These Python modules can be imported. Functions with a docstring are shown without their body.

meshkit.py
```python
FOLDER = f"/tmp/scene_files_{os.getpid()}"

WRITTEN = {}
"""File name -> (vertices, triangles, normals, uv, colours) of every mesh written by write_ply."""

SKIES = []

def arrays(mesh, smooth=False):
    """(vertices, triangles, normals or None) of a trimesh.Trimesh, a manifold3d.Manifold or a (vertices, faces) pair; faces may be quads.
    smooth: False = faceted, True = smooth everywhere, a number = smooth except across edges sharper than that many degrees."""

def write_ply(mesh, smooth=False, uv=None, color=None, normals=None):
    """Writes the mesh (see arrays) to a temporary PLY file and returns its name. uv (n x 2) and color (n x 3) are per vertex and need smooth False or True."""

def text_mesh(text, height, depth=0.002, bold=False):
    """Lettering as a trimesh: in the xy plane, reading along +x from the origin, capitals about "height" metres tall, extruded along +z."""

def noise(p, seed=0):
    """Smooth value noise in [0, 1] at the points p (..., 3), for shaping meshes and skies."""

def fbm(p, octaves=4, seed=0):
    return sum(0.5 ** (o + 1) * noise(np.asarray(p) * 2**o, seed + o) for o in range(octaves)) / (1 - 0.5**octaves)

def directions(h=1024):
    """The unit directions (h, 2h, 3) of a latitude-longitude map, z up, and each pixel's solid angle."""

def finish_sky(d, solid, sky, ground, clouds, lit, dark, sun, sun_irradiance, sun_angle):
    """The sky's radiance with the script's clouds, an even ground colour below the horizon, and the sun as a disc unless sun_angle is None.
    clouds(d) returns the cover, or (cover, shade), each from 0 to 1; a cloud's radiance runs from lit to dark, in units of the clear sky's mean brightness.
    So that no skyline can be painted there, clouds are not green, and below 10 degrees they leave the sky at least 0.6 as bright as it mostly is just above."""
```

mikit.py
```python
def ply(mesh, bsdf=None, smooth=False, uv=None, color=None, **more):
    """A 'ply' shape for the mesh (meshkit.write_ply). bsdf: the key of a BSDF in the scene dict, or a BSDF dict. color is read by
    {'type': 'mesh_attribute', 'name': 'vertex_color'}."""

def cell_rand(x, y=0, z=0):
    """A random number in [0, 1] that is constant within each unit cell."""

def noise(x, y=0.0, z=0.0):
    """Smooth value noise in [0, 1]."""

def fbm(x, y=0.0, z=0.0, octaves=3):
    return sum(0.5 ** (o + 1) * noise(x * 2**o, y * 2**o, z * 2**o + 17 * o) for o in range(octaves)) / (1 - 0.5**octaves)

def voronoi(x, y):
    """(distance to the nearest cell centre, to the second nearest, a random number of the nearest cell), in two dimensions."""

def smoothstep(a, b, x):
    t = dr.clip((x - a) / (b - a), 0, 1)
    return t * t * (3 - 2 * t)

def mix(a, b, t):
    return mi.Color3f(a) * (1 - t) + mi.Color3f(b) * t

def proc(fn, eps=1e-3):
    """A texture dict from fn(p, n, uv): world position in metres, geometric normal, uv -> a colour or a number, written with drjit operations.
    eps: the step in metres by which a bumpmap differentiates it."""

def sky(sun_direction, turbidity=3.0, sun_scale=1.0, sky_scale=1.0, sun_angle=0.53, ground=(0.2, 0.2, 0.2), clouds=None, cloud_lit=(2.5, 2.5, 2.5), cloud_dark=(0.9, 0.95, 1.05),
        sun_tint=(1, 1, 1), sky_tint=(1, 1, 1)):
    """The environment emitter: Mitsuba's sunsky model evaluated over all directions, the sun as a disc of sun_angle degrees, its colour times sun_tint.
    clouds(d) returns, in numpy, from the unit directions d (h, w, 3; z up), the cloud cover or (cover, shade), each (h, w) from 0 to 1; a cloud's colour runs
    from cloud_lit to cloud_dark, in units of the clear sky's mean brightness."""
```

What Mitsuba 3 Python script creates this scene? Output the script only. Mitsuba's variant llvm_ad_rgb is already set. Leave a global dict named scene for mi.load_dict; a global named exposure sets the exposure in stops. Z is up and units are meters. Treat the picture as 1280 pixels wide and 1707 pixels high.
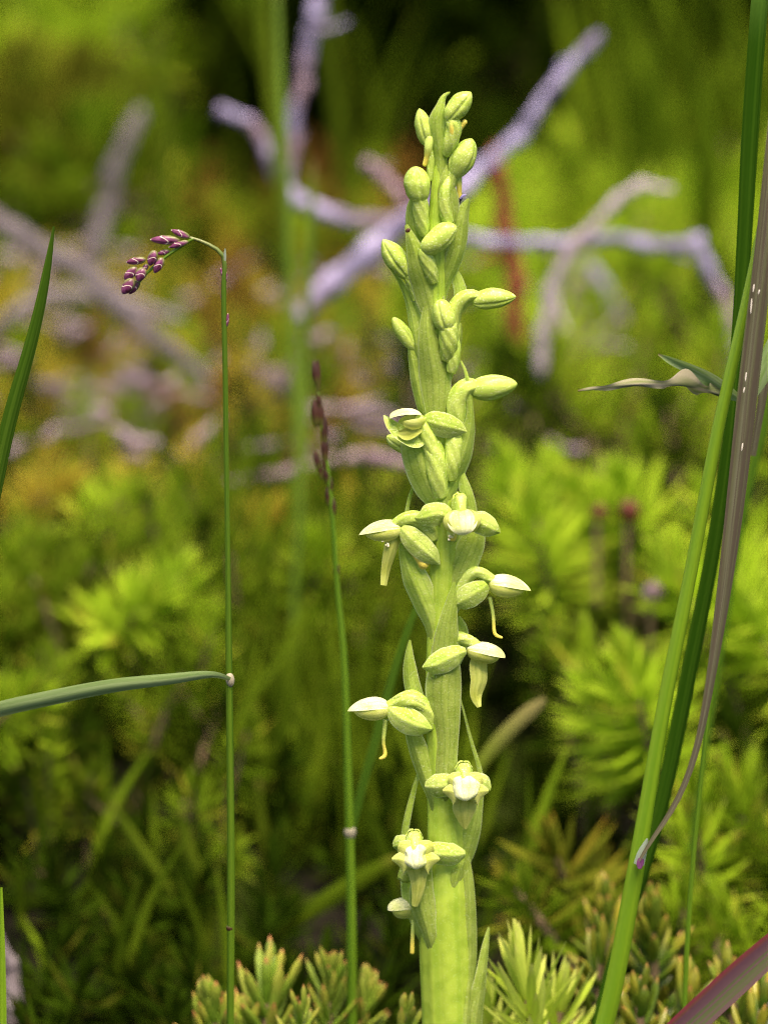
import math
import numpy as np
import drjit as dr
import mitsuba as mi
import mikit, meshkit
from scipy.interpolate import CubicSpline, PchipInterpolator

# ------------------------------------------------------------------ camera, sky, exposure
DEG = math.pi / 180
PITCH, DIST, CAM_H = 12 * DEG, 0.8 * math.cos(12 * DEG), 0.30
FWD = np.array([0, math.cos(PITCH), -math.sin(PITCH)])
UP = np.array([0, math.sin(PITCH), math.cos(PITCH)])
CAM = np.array([0.0, -DIST, CAM_H])
T = mi.ScalarTransform4f
scene, labels = {}, {}
scene['camera'] = {'type': 'thinlens', 'fov': 2 * math.degrees(math.atan(0.08)), 'fov_axis': 'x',
                   'aperture_radius': 0.0054, 'focus_distance': 0.797, 'near_clip': 0.05, 'far_clip': 100.0,
                   'to_world': T().look_at(CAM.tolist(), (CAM + FWD).tolist(), [0, 0, 1])}


def cover(d):
    return np.clip(0.4 + 0.9 * (meshkit.fbm(d * 2.2 + 5, 4) - 0.5), 0.15, 0.95)


scene['sky'] = mikit.sky([0.12, -0.40, 1.0], turbidity=3, sun_scale=1.1, sky_scale=0.8, sun_angle=38, sun_tint=(1.0, 0.98, 0.93), sky_tint=(1.0, 0.98, 0.95),
                         clouds=cover, cloud_lit=(2.2, 2.15, 2.05), cloud_dark=(1.2, 1.2, 1.2), ground=(0.06, 0.08, 0.03))
exposure = 2.6


# ------------------------------------------------------------------ where a pixel of the photograph lies at a distance
def at(px, py, Y=0.0):
    d = FWD + (px - 640) / 640 * 0.08 * np.array([1.0, 0, 0]) + (853.5 - py) / 640 * 0.08 * UP
    return CAM + d * (Y + DIST) / d[1]


def px_size(Y):
    return 1e-4 * (Y + DIST) / DIST


def O(px, py, dz=0.0):            # the orchid's own plane, dz in tenths of a millimetre towards the viewer
    return at(px, py, -dz * 1e-4)


# ------------------------------------------------------------------ entries and labels
def numbered(name):
    k, i = name, 0
    while k in USED:
        i += 1
        k = f'{name}_{i:03d}'
    USED.add(k)
    return k


USED = set()


def thing(name, label, cat, group=None, kind=None):
    k = numbered(name)
    if kind == 'structure':
        labels[k] = {'kind': kind}
        return k
    labels[k] = {'label': label, 'category': cat}
    if group:
        labels[k]['group'] = group
    if kind:
        labels[k]['kind'] = kind
    return k


def part(parent, name, mesh, bsdf, label=None, kind=None, smooth=True):
    k = numbered(parent + '__' + name)
    v, f, uv = mesh
    scene[k] = mikit.ply((v, f), bsdf, smooth=smooth, uv=uv)
    if label or kind:
        labels[k] = {}
        if label:
            labels[k]['label'] = label
        if kind:
            labels[k]['kind'] = kind
    return k


def whole(key, mesh, bsdf, smooth=True):
    v, f, uv = mesh
    scene[key] = mikit.ply((v, f), bsdf, smooth=smooth, uv=uv)


def join(meshes):
    vs, fs, us, n = [], [], [], 0
    for v, f, uv in meshes:
        vs.append(v), fs.append(f + n), us.append(uv)
        n += len(v)
    return np.vstack(vs), np.vstack(fs), np.vstack(us)


# ------------------------------------------------------------------ mesh builders (vertices, triangles, uv)
def curve(pts, n):
    p = np.asarray(pts, float)
    t = np.r_[0, np.cumsum(np.linalg.norm(np.diff(p, axis=0), axis=1) + 1e-9)]
    t /= t[-1]
    s = np.linspace(0, 1, n)
    if len(p) < 3:
        return p[0] + (p[1] - p[0]) * s[:, None], t, s
    return CubicSpline(t, p, bc_type='natural')(s), t, s


def along(values, t, s):
    v = np.broadcast_to(np.asarray(values, float), t.shape) if np.ndim(values) == 0 else np.asarray(values, float)
    if len(v) != len(t):
        t = np.linspace(0, 1, len(v))
    return PchipInterpolator(t, v)(s)


def unit(a):
    return a / (np.linalg.norm(a, axis=-1, keepdims=True) + 1e-15)


def frames(c, ref):
    t = unit(np.gradient(c, axis=0))
    side = unit(np.cross(t, ref))
    return t, side, np.cross(side, t)       # tangent, side, the face (towards ref)


def grid(rows, cols, close=False):
    i, j = np.meshgrid(np.arange(rows - 1), np.arange(cols - 1), indexing='ij')
    a = (i * cols + j).ravel()
    q = np.stack([a, a + 1, a + cols + 1, a + cols], 1)
    return np.vstack([q[:, [0, 1, 2]], q[:, [0, 2, 3]]])


def tube(pts, radii, n=24, sides=10, squash=1.0, ref=(0, -1, 0), rib=0.0, ribs=6, vid=0, caps=True, twist=0.0):
    """A stalk: seam on the far side; rib > 0 grooves it lengthwise."""
    c, t, s = curve(pts, n)
    r = along(radii, t, s)
    if caps:
        tg = unit(np.gradient(c, axis=0))
        e = np.array([0.45, 0.8, 0.95, 1.0])
        c = np.vstack([c[:1] - tg[:1] * r[0] * 0.15, c, c[-1:] + tg[-1:] * (r[-1] * e)[:, None]])
        r = np.r_[r[0] * 0.02, r, r[-1] * np.array([0.89, 0.6, 0.3, 0.02])]
        s = np.r_[0, s, 1, 1, 1, 1]
    _, side, face = frames(c, np.asarray(ref, float))
    a = np.linspace(-math.pi, math.pi, sides + 1) - math.pi / 2 + 0.0
    a = a + math.pi       # seam behind
    a = np.linspace(-math.pi, math.pi, sides + 1)
    rr = r[:, None] * (1 + rib * np.cos(ribs * (a[None] + twist * s[:, None])))
    v = c[:, None] + rr[..., None] * (np.sin(a)[None, :, None] * side[:, None] + squash * np.cos(a)[None, :, None] * face[:, None])
    uv = np.stack(np.broadcast_arrays(np.linspace(0, 1, sides + 1)[None], (s * 0.98 + 0.01)[:, None] + vid), -1)
    return v.reshape(-1, 3), grid(len(c), sides + 1)[:, ::-1], uv.reshape(-1, 2)


def blade(pts, widths, n=30, cols=9, bend=0.35, turn=0.0, ref=(0, -1, 0), wav=0.0, vid=0, keel=0.0, thick=0.0):
    """A leaf: its edges bend away from the viewer by 'bend' half-widths (negative: towards); thick > 0 gives it a back face."""
    c, t, s = curve(pts, n)
    w = along(widths, t, s) / 2
    tg, side, face = frames(c, np.asarray(ref, float))
    tn = along(turn, t, s)[:, None]
    side, face = side * np.cos(tn) + face * np.sin(tn), face * np.cos(tn) - side * np.sin(tn)
    x = np.linspace(-1, 1, cols)
    b = along(bend, t, s)[:, None] * w[:, None]
    depth = -b * (np.abs(x)[None] ** 1.7) + keel * w[:, None] * np.exp(-(x / 0.16) ** 2)[None]
    depth = depth + wav * w[:, None] * np.sin(s * 23 + 1.3)[:, None] * x[None] ** 2
    v = c[:, None] + (w[:, None] * x[None])[..., None] * side[:, None] + depth[..., None] * face[:, None]
    uv = np.stack(np.broadcast_arrays(((x + 1) / 2 * 0.98 + 0.01)[None], (s * 0.98 + 0.01)[:, None] + vid), -1)
    f = grid(n, cols)
    if thick:
        back = v - face[:, None] * (thick * np.minimum(1, w / (w.max() * 0.3))[:, None] * (1 - np.abs(x) ** 4)[None])[..., None]
        m = n * cols
        V = np.vstack([v.reshape(-1, 3), back.reshape(-1, 3)])
        rim = []
        for i in range(n - 1):
            for e in (0, cols - 1):
                a, bb = i * cols + e, (i + 1) * cols + e
                q = [[a, bb, bb + m], [a, bb + m, a + m]]
                rim += q if e == 0 else [x_[::-1] for x_ in q]
        F = np.vstack([f, f[:, ::-1] + m, np.array(rim)])
        return V, F, np.vstack([uv.reshape(-1, 2)] * 2)
    return v.reshape(-1, 3), f, uv.reshape(-1, 2)


def pod(base, tip, width, depth=1.0, peak=0.45, blunt=0.55, ang=(-180, 180), ref=(0, -1, 0), seams=0.0, n=26, sides=28, vid=0, sag=0.0, flare=0.0, phase=0.0, lump=0.0, beak=0.0):
    """A bud, hood or petal: a body of revolution from base to tip, or the part of it between two angles (0 = towards ref)."""
    base, tip = np.asarray(base, float), np.asarray(tip, float)
    L = np.linalg.norm(tip - base)
    s = (1 - np.cos(np.linspace(0, math.pi, n))) / 2
    r = np.where(s < peak, np.sqrt(np.maximum(0, 1 - ((peak - s) / peak) ** 2)) ** 0.9, np.maximum(0, 1 - ((s - peak) / (1 - peak)) ** 2) ** blunt)
    r = width / 2 * np.maximum(r, 0.015)
    ax = (tip - base) / L
    ref = np.asarray(ref, float)
    side = unit(np.cross(ax, ref))
    face = np.cross(side, ax)
    c = base + ax * (s * L)[:, None] + (side * 0.5 + face) * (beak * L * np.maximum(0, s - 0.6) ** 1.5)[:, None] + np.array([0, 0, 1.0]) * (sag * L * np.sin(s * math.pi))[:, None]
    a = np.radians(np.linspace(ang[0], ang[1], sides + 1))
    rr = r[:, None] * (1 - seams * sum(np.exp(-((np.mod(a - q + math.pi, 2 * math.pi) - math.pi) / 0.15) ** 2) for q in (phase + 0.35, phase + 2.45, phase - 1.7))[None])
    if flare:
        rr = rr * (1 + flare * (np.abs(np.linspace(-1, 1, sides + 1))[None] ** 4) * s[:, None])
    v = c[:, None] + rr[..., None] * (np.sin(a)[None, :, None] * side + depth * np.cos(a)[None, :, None] * face)
    if lump:
        v = c[:, None] + (v - c[:, None]) * (1 + lump * 2 * (meshkit.fbm(v * 420, 2, vid) - 0.5))[..., None]
    uv = np.stack(np.broadcast_arrays((np.linspace(0.01, 0.99, sides + 1))[None], (s * 0.98 + 0.01)[:, None] + vid), -1)
    return v.reshape(-1, 3), grid(n, sides + 1)[:, ::-1], uv.reshape(-1, 2)


# ------------------------------------------------------------------ materials
def rnd(uv, k):
    return mikit.cell_rand(dr.floor(uv.y), k, 3)


def frac(x):
    return x - dr.floor(x)


def lum(c, m):
    return c * m


def speck(p, f, lo, hi):
    return mikit.smoothstep(lo, hi, mikit.noise(p.x * f, p.y * f, p.z * f))


def orchid_skin(base, pale, deep, veins, edge, speckle):
    def fn(p, n, uv):
        v, u = frac(uv.y), uv.x
        big = mikit.fbm(p.x * 420, p.y * 420, p.z * 420, 2)
        c = mikit.mix(deep, base, mikit.smoothstep(0.25, 0.65, big))
        c = c * (0.9 + 0.2 * rnd(uv, 1))
        if veins:
            vein = mikit.smoothstep(0.55, 1.0, dr.cos((u + 0.012 * dr.sin(v * 17)) * 6.2832 * veins))
            c = mikit.mix(c, c * mi.Color3f(0.70, 0.82, 0.55), vein * 0.55)
        c = c * (1 - 0.22 * speckle * speck(p, 3600, 0.45, 0.75))
        c = mikit.mix(c, pale, speck(p, 4600, 0.62, 0.84) * speckle)  # pale specks put the sparkle of the skin cells into the colour
        if edge:
            c = mikit.mix(c, pale, edge * mikit.smoothstep(0.43, 0.5, dr.abs(u - 0.5)))
        return c
    return mikit.proc(fn)


def rough_skin(scale, lo, hi):
    return mikit.proc(lambda p, n, uv: mikit.fbm(p.x * scale, p.y * scale, p.z * scale, 2) * (hi - lo) + lo)


def thin(tex, trans, rough=0.45, spec=True):
    return {'type': 'principledthin', 'base_color': tex, 'roughness': rough, 'diff_trans': trans, 'eta': 1.4}


def solid(tex, rough=0.4, spec=0.45, bump=None, scale=1.0):
    b = {'type': 'principled', 'base_color': tex, 'roughness': rough, 'specular': spec}
    if bump is not None:
        b = {'type': 'bumpmap', 'arbitrary': {'type': 'proc', **{k: v for k, v in bump.items() if k != 'type'}}, 'scale': scale, 'bsdf': b}
    return {'type': 'twosided', 'bsdf': b}


PALE = (0.80, 0.85, 0.52)
scene['stem_skin'] = solid(orchid_skin((0.40, 0.54, 0.06), PALE, (0.31, 0.45, 0.04), 7, 0, 0.10), 0.38, 0.4)
scene['bract_skin'] = thin(orchid_skin((0.57, 0.70, 0.15), PALE, (0.47, 0.61, 0.10), 5, 0.8, 0.4), 1.05, 0.35)
scene['bud_skin'] = solid(orchid_skin((0.46, 0.58, 0.11), PALE, (0.36, 0.49, 0.07), 3, 0, 0.42), 0.4, 0.4)
scene['sepal_skin'] = thin(orchid_skin((0.58, 0.71, 0.18), (0.84, 0.88, 0.55), (0.46, 0.62, 0.10), 3, 0.55, 0.6), 0.5, 0.35)
scene['hood_skin'] = thin(orchid_skin((0.86, 0.88, 0.54), (0.95, 0.95, 0.78), (0.66, 0.74, 0.26), 5, 0.4, 0.4), 0.4, 0.28)
scene['petal_skin'] = thin(orchid_skin((0.70, 0.74, 0.22), (0.88, 0.88, 0.55), (0.56, 0.62, 0.13), 4, 0.4, 0.25), 0.6, 0.35)
scene['lip_skin'] = thin(orchid_skin((0.58, 0.63, 0.16), (0.74, 0.76, 0.38), (0.50, 0.55, 0.10), 3, 0.35, 0.2), 0.6, 0.4)
scene['spur_skin'] = solid(mikit.proc(lambda p, n, uv: mikit.mix((0.48, 0.60, 0.13), (0.74, 0.62, 0.10), mikit.smoothstep(0.3, 0.85, frac(uv.y))) * (0.85 + 0.3 * mikit.fbm(p.x * 1500, p.y * 1500, p.z * 1500, 2))), 0.35, 0.5)
scene['pollen'] = solid({'type': 'rgb', 'value': [0.80, 0.74, 0.5]}, 0.5)
scene['brown_spot'] = solid({'type': 'rgb', 'value': [0.06, 0.02, 0.008]}, 0.5)


def grass_fn(a, b, tip, streak=9.0, tipfrom=0.93):
    def fn(p, n, uv):
        v = frac(uv.y)
        c = mikit.mix(a, b, mikit.smoothstep(0.2, 0.8, mikit.fbm(uv.x * streak, v * 5, uv.y * 0.3 + 3, 2)))
        c = c * (0.75 + 0.5 * rnd(uv, 2))
        c = mikit.mix(c, mi.Color3f(tip), mikit.smoothstep(tipfrom, 1.0, v) * 0.8)
        return c
    return mikit.proc(fn)


scene['grass_green'] = thin(grass_fn((0.055, 0.13, 0.01), (0.10, 0.19, 0.018), (0.3, 0.1, 0.06)), 0.8, 0.35)
scene['culm_green'] = solid(grass_fn((0.052, 0.12, 0.005), (0.10, 0.18, 0.009), (0.2, 0.2, 0.08), 14), 0.35, 0.5)
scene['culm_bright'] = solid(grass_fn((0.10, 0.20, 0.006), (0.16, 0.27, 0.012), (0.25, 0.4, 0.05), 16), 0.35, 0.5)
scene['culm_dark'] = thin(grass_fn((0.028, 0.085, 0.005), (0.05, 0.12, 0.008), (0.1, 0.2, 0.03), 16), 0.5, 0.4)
scene['grey_leaf'] = thin(grass_fn((0.13, 0.20, 0.07), (0.21, 0.28, 0.13), (0.3, 0.25, 0.2)), 0.5, 0.35)
scene['herb_leaf'] = thin(grass_fn((0.22, 0.34, 0.10), (0.34, 0.44, 0.22), (0.25, 0.18, 0.1)), 0.6, 0.45)
scene['dry_leaf'] = thin(grass_fn((0.16, 0.20, 0.07), (0.42, 0.37, 0.29), (0.10, 0.06, 0.04), 4, 0.93), 0.4, 0.6)
scene['hollow_grass'] = thin(grass_fn((0.055, 0.105, 0.005), (0.15, 0.22, 0.011), (0.2, 0.2, 0.03)), 0.8, 0.5)  # greens lowered to put the shade of the hollow into the colour
scene['soft_grass'] = solid(grass_fn((0.07, 0.14, 0.012), (0.13, 0.21, 0.02), (0.3, 0.2, 0.08)), 0.5, 0.3)
scene['far_grass'] = thin(grass_fn((0.06, 0.105, 0.006), (0.13, 0.18, 0.012), (0.28, 0.26, 0.05)), 0.8, 0.5)


def purple_fn(p, n, uv):
    s = mikit.fbm(uv.x * 16, frac(uv.y) * 7, 1, 3)
    c = mikit.mix((0.10, 0.082, 0.062), (0.125, 0.125, 0.07), mikit.smoothstep(0.35, 0.65, s))
    return mikit.mix(c, (0.17, 0.17, 0.12), 0.8 * mikit.smoothstep(0.25, 0.0, dr.abs(uv.x - 0.42)) * mikit.smoothstep(0.2, 0.9, s))


scene['purple_blade'] = thin(mikit.proc(purple_fn), 0.35, 0.3)


def red_leaf_fn(p, n, uv):
    s = mikit.fbm(uv.x * 14, frac(uv.y) * 2.5, 1, 3)
    c = mikit.mix((0.12, 0.06, 0.085), (0.08, 0.095, 0.045), mikit.smoothstep(0.35, 0.62, s))
    return mikit.mix(c, (0.27, 0.05, 0.07), mikit.smoothstep(0.25, 0.02, uv.x))


scene['red_leaf'] = thin(mikit.proc(red_leaf_fn), 0.4, 0.35)


def spikelet_fn(p, n, uv):
    v = frac(uv.y)
    c = mikit.mix((0.07, 0.010, 0.030), (0.22, 0.055, 0.17), mikit.noise(uv.x * 11, uv.y * 7, 2))
    c = mikit.mix(c, (0.15, 0.19, 0.04), mikit.smoothstep(0.5, 0.1, v + 0.25 * dr.cos(uv.x * 12.566)) * 0.8)
    w = v + 0.13 * dr.cos(uv.x * 12.566 + 0.7)      # the papery edges of the scales
    edge = mikit.smoothstep(0.035, 0.01, dr.abs(w - 0.52)) + mikit.smoothstep(0.93, 0.97, v)
    return mikit.mix(c, (0.75, 0.66, 0.58), dr.clip(edge, 0, 1) * 0.85)


scene['spikelet_skin'] = solid(mikit.proc(spikelet_fn), 0.35, 0.5)


def maroon_fn(p, n, uv):
    v = frac(uv.y)
    c = mikit.mix((0.026, 0.009, 0.006), (0.055, 0.018, 0.011), mikit.noise(uv.x * 7, uv.y * 6, 2))
    return mikit.mix(c, (0.10, 0.11, 0.02), mikit.smoothstep(0.5, 0.1, v) * 0.8)


scene['maroon_skin'] = solid(mikit.proc(maroon_fn), 0.4, 0.5)


def wood_fn(p, n, uv):
    g = mikit.fbm(uv.x * 7, uv.y * 22, 4, 3)
    c = mikit.mix((0.15, 0.13, 0.24), (0.38, 0.34, 0.58), mikit.smoothstep(0.3, 0.7, g))
    return mikit.mix(c, (0.24, 0.15, 0.16), 0.7 * mikit.smoothstep(0.55, 0.7, mikit.fbm(p.x * 60, p.y * 60, p.z * 60, 2)))


def pink_wood_fn(p, n, uv):
    g = mikit.fbm(uv.x * 7, uv.y * 18, 4, 3)
    c = mikit.mix((0.14, 0.085, 0.12), (0.34, 0.24, 0.31), mikit.smoothstep(0.3, 0.7, g))
    return c * (0.7 + 0.6 * rnd(uv, 5))


scene['dead_wood'] = solid(mikit.proc(wood_fn), 0.65, 0.3)
scene['grey_wood'] = solid(grass_fn((0.12, 0.10, 0.12), (0.22, 0.19, 0.22), (0.2, 0.18, 0.2)), 0.7, 0.2)
scene['tan_blade'] = thin(grass_fn((0.13, 0.20, 0.012), (0.20, 0.25, 0.02), (0.26, 0.21, 0.10), 9, 0.7), 0.7, 0.4)
scene['bud_red'] = solid(grass_fn((0.06, 0.012, 0.006), (0.10, 0.020, 0.010), (0.15, 0.08, 0.02)), 0.5, 0.3)
scene['litter_wood'] = solid(grass_fn((0.10, 0.07, 0.085), (0.30, 0.23, 0.30), (0.2, 0.15, 0.15)), 0.7, 0.2)
scene['pale_wood'] = solid(grass_fn((0.26, 0.21, 0.27), (0.42, 0.36, 0.42), (0.3, 0.25, 0.3)), 0.7, 0.2)
scene['pink_wood'] = solid(mikit.proc(pink_wood_fn), 0.65, 0.3)
scene['red_wood'] = solid(grass_fn((0.16, 0.035, 0.015), (0.24, 0.06, 0.03), (0.3, 0.1, 0.05)), 0.6, 0.3)


def needle_fn(lo, hi, tip, yellow):
    def fn(p, n, uv):
        v = frac(uv.y)
        c = mikit.mix(lo, hi, rnd(uv, 7))
        c = mikit.mix(c, yellow, mikit.smoothstep(0.82, 1.0, rnd(uv, 9)) * 0.7)
        c = mikit.mix(c, tip, mikit.smoothstep(0.8, 1.0, v) * 0.75 * rnd(uv, 8))
        return c
    return mikit.proc(fn)


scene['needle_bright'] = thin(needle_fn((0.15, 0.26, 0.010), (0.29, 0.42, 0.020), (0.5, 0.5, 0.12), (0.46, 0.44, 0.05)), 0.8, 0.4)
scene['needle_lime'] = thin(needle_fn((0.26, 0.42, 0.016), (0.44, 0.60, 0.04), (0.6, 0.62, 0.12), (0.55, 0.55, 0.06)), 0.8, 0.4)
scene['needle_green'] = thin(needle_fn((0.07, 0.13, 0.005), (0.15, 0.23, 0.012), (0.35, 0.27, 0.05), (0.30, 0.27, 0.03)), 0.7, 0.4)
scene['needle_dark_shade'] = thin(needle_fn((0.013, 0.030, 0.002), (0.038, 0.072, 0.004), (0.08, 0.07, 0.01), (0.08, 0.08, 0.01)), 0.6, 0.45)  # dark colour stands in for shade, mostly in the far background
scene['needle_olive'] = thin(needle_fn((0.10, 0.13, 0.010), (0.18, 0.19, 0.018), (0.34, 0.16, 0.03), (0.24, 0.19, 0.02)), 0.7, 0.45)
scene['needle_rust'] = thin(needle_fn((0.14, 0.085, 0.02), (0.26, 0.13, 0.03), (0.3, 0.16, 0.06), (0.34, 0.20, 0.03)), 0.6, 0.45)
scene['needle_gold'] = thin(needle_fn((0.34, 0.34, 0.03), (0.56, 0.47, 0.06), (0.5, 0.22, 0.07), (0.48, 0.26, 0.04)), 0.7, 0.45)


def fat_needle_fn(p, n, uv):
    v = frac(uv.y)
    c = mikit.mix((0.13, 0.23, 0.018), (0.25, 0.33, 0.045), rnd(uv, 7))
    c = mikit.mix(c, (0.30, 0.30, 0.04), mikit.smoothstep(0.45, 0.8, v) * rnd(uv, 6))
    c = c * (0.8 + 0.4 * mikit.noise(uv.x * 6, uv.y * 9, 1))
    return mikit.mix(c, (0.50, 0.17, 0.08), mikit.smoothstep(0.84, 0.98, v) * (0.25 + 0.75 * rnd(uv, 8)))



def green_needle_fn(p, n, uv):
    v = frac(uv.y)
    c = mikit.mix((0.04, 0.09, 0.006), (0.11, 0.17, 0.014), rnd(uv, 7))
    c = mikit.mix(c, (0.26, 0.24, 0.02), mikit.smoothstep(0.35, 0.7, v) * rnd(uv, 6))
    c = c * (0.8 + 0.4 * mikit.noise(uv.x * 6, uv.y * 9, 1))
    return mikit.mix(c, (0.40, 0.20, 0.06), mikit.smoothstep(0.84, 0.98, v) * (0.25 + 0.75 * rnd(uv, 8)))


scene['green_needle'] = solid(mikit.proc(green_needle_fn), 0.35, 0.45)
scene['fat_needle'] = solid(mikit.proc(fat_needle_fn), 0.35, 0.45)


def tuft_needle_fn(p, n, uv):
    v = frac(uv.y)
    c = mikit.mix((0.40, 0.53, 0.05), (0.60, 0.68, 0.14), rnd(uv, 7))
    c = mikit.mix(c, c * 1.25, mikit.smoothstep(0.12, 0.0, dr.abs(uv.x - 0.5)))
    return mikit.mix(c, (0.60, 0.58, 0.18), mikit.smoothstep(0.75, 0.98, v) * 0.6)


scene['tuft_needle'] = thin(mikit.proc(tuft_needle_fn), 0.6, 0.35)
scene['twig_bark'] = solid(grass_fn((0.10, 0.07, 0.04), (0.20, 0.14, 0.09), (0.2, 0.15, 0.1)), 0.7, 0.2)


def peat_fn(p, n, uv):
    g = mikit.fbm(p.x * 150, p.y * 150, p.z * 150, 4)
    c = mikit.mix((0.004, 0.004, 0.0035), (0.013, 0.011, 0.009), mikit.smoothstep(0.35, 0.7, g))
    return mikit.mix(c, (0.018, 0.026, 0.005), mikit.smoothstep(0.5, 0.65, mikit.fbm(p.x * 30, p.y * 30, 5, 2)))


scene['peat'] = solid(mikit.proc(peat_fn), 0.95, 0.0)
scene['pink_petal'] = thin(grass_fn((0.34, 0.18, 0.30), (0.44, 0.28, 0.40), (0.6, 0.4, 0.5), 4), 0.7, 0.5)
scene['fly_wing'] = solid({'type': 'rgb', 'value': [0.30, 0.26, 0.55]}, 0.25, 0.8)
scene['fly_body'] = solid({'type': 'rgb', 'value': [0.012, 0.010, 0.02]}, 0.3, 0.6)
scene['ligule_skin'] = thin({'type': 'rgb', 'value': [0.30, 0.36, 0.30]}, 0.5, 0.5)
scene['glint_fleck'] = solid({'type': 'rgb', 'value': [0.6, 0.55, 0.5]}, 0.5)
scene['magenta_skin'] = solid({'type': 'rgb', 'value': [0.17, 0.05, 0.16]}, 0.45)
scene['node_skin'] = solid({'type': 'rgb', 'value': [0.30, 0.27, 0.20]}, 0.5)


# ------------------------------------------------------------------ the ground
def height(x, y):
    x, y = np.asarray(x, float), np.asarray(y, float)
    st = lambda a, b, q: np.clip((q - a) / (b - a), 0, 1) ** 2 * (3 - 2 * np.clip((q - a) / (b - a), 0, 1))
    p = np.stack([x * 9 + 40, y * 9 + 40, x * 0], -1)
    left = 1 - st(-0.045, -0.015, x)
    near = (st(0.22, 0.42, y) * (1 - left) + st(0.13, 0.32, y) * left) * 0.035 + st(-0.3, 0.0, -np.abs(x - 0.12) + 0.0) * 0.012 * st(0.1, 0.22, y)
    far = st(1.1, 3.0, y) * 0.10 + st(3.0, 30.0, y) * 0.8
    return near + far + 0.016 * (meshkit.fbm(p, 3, 4) - 0.5) + 0.006 * (meshkit.fbm(p * 6, 2, 9) - 0.5)


def sheet():
    q = np.r_[-np.geomspace(40, 0.6, 30), np.linspace(-0.58, 0.58, 90), np.geomspace(0.6, 40, 30)]
    r = np.r_[-np.geomspace(40, 1.2, 20), np.linspace(-1.1, 2.6, 190), np.geomspace(2.65, 60, 40)]
    X, Y = np.meshgrid(q, r)
    v = np.stack([X, Y, height(X, Y)], -1).reshape(-1, 3)
    return v, grid(len(r), len(q)), np.stack([X, Y], -1).reshape(-1, 2)


k = thing('ground', None, None, kind='structure')
whole(k, sheet(), 'peat')

# ------------------------------------------------------------------ the orchid
orchid = thing('green_orchid', 'tall pale green orchid spike in sharp focus with small white hooded flowers', 'orchid')
S = 1e-4


def path(pts):
    return [O(*p) for p in pts]


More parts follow.
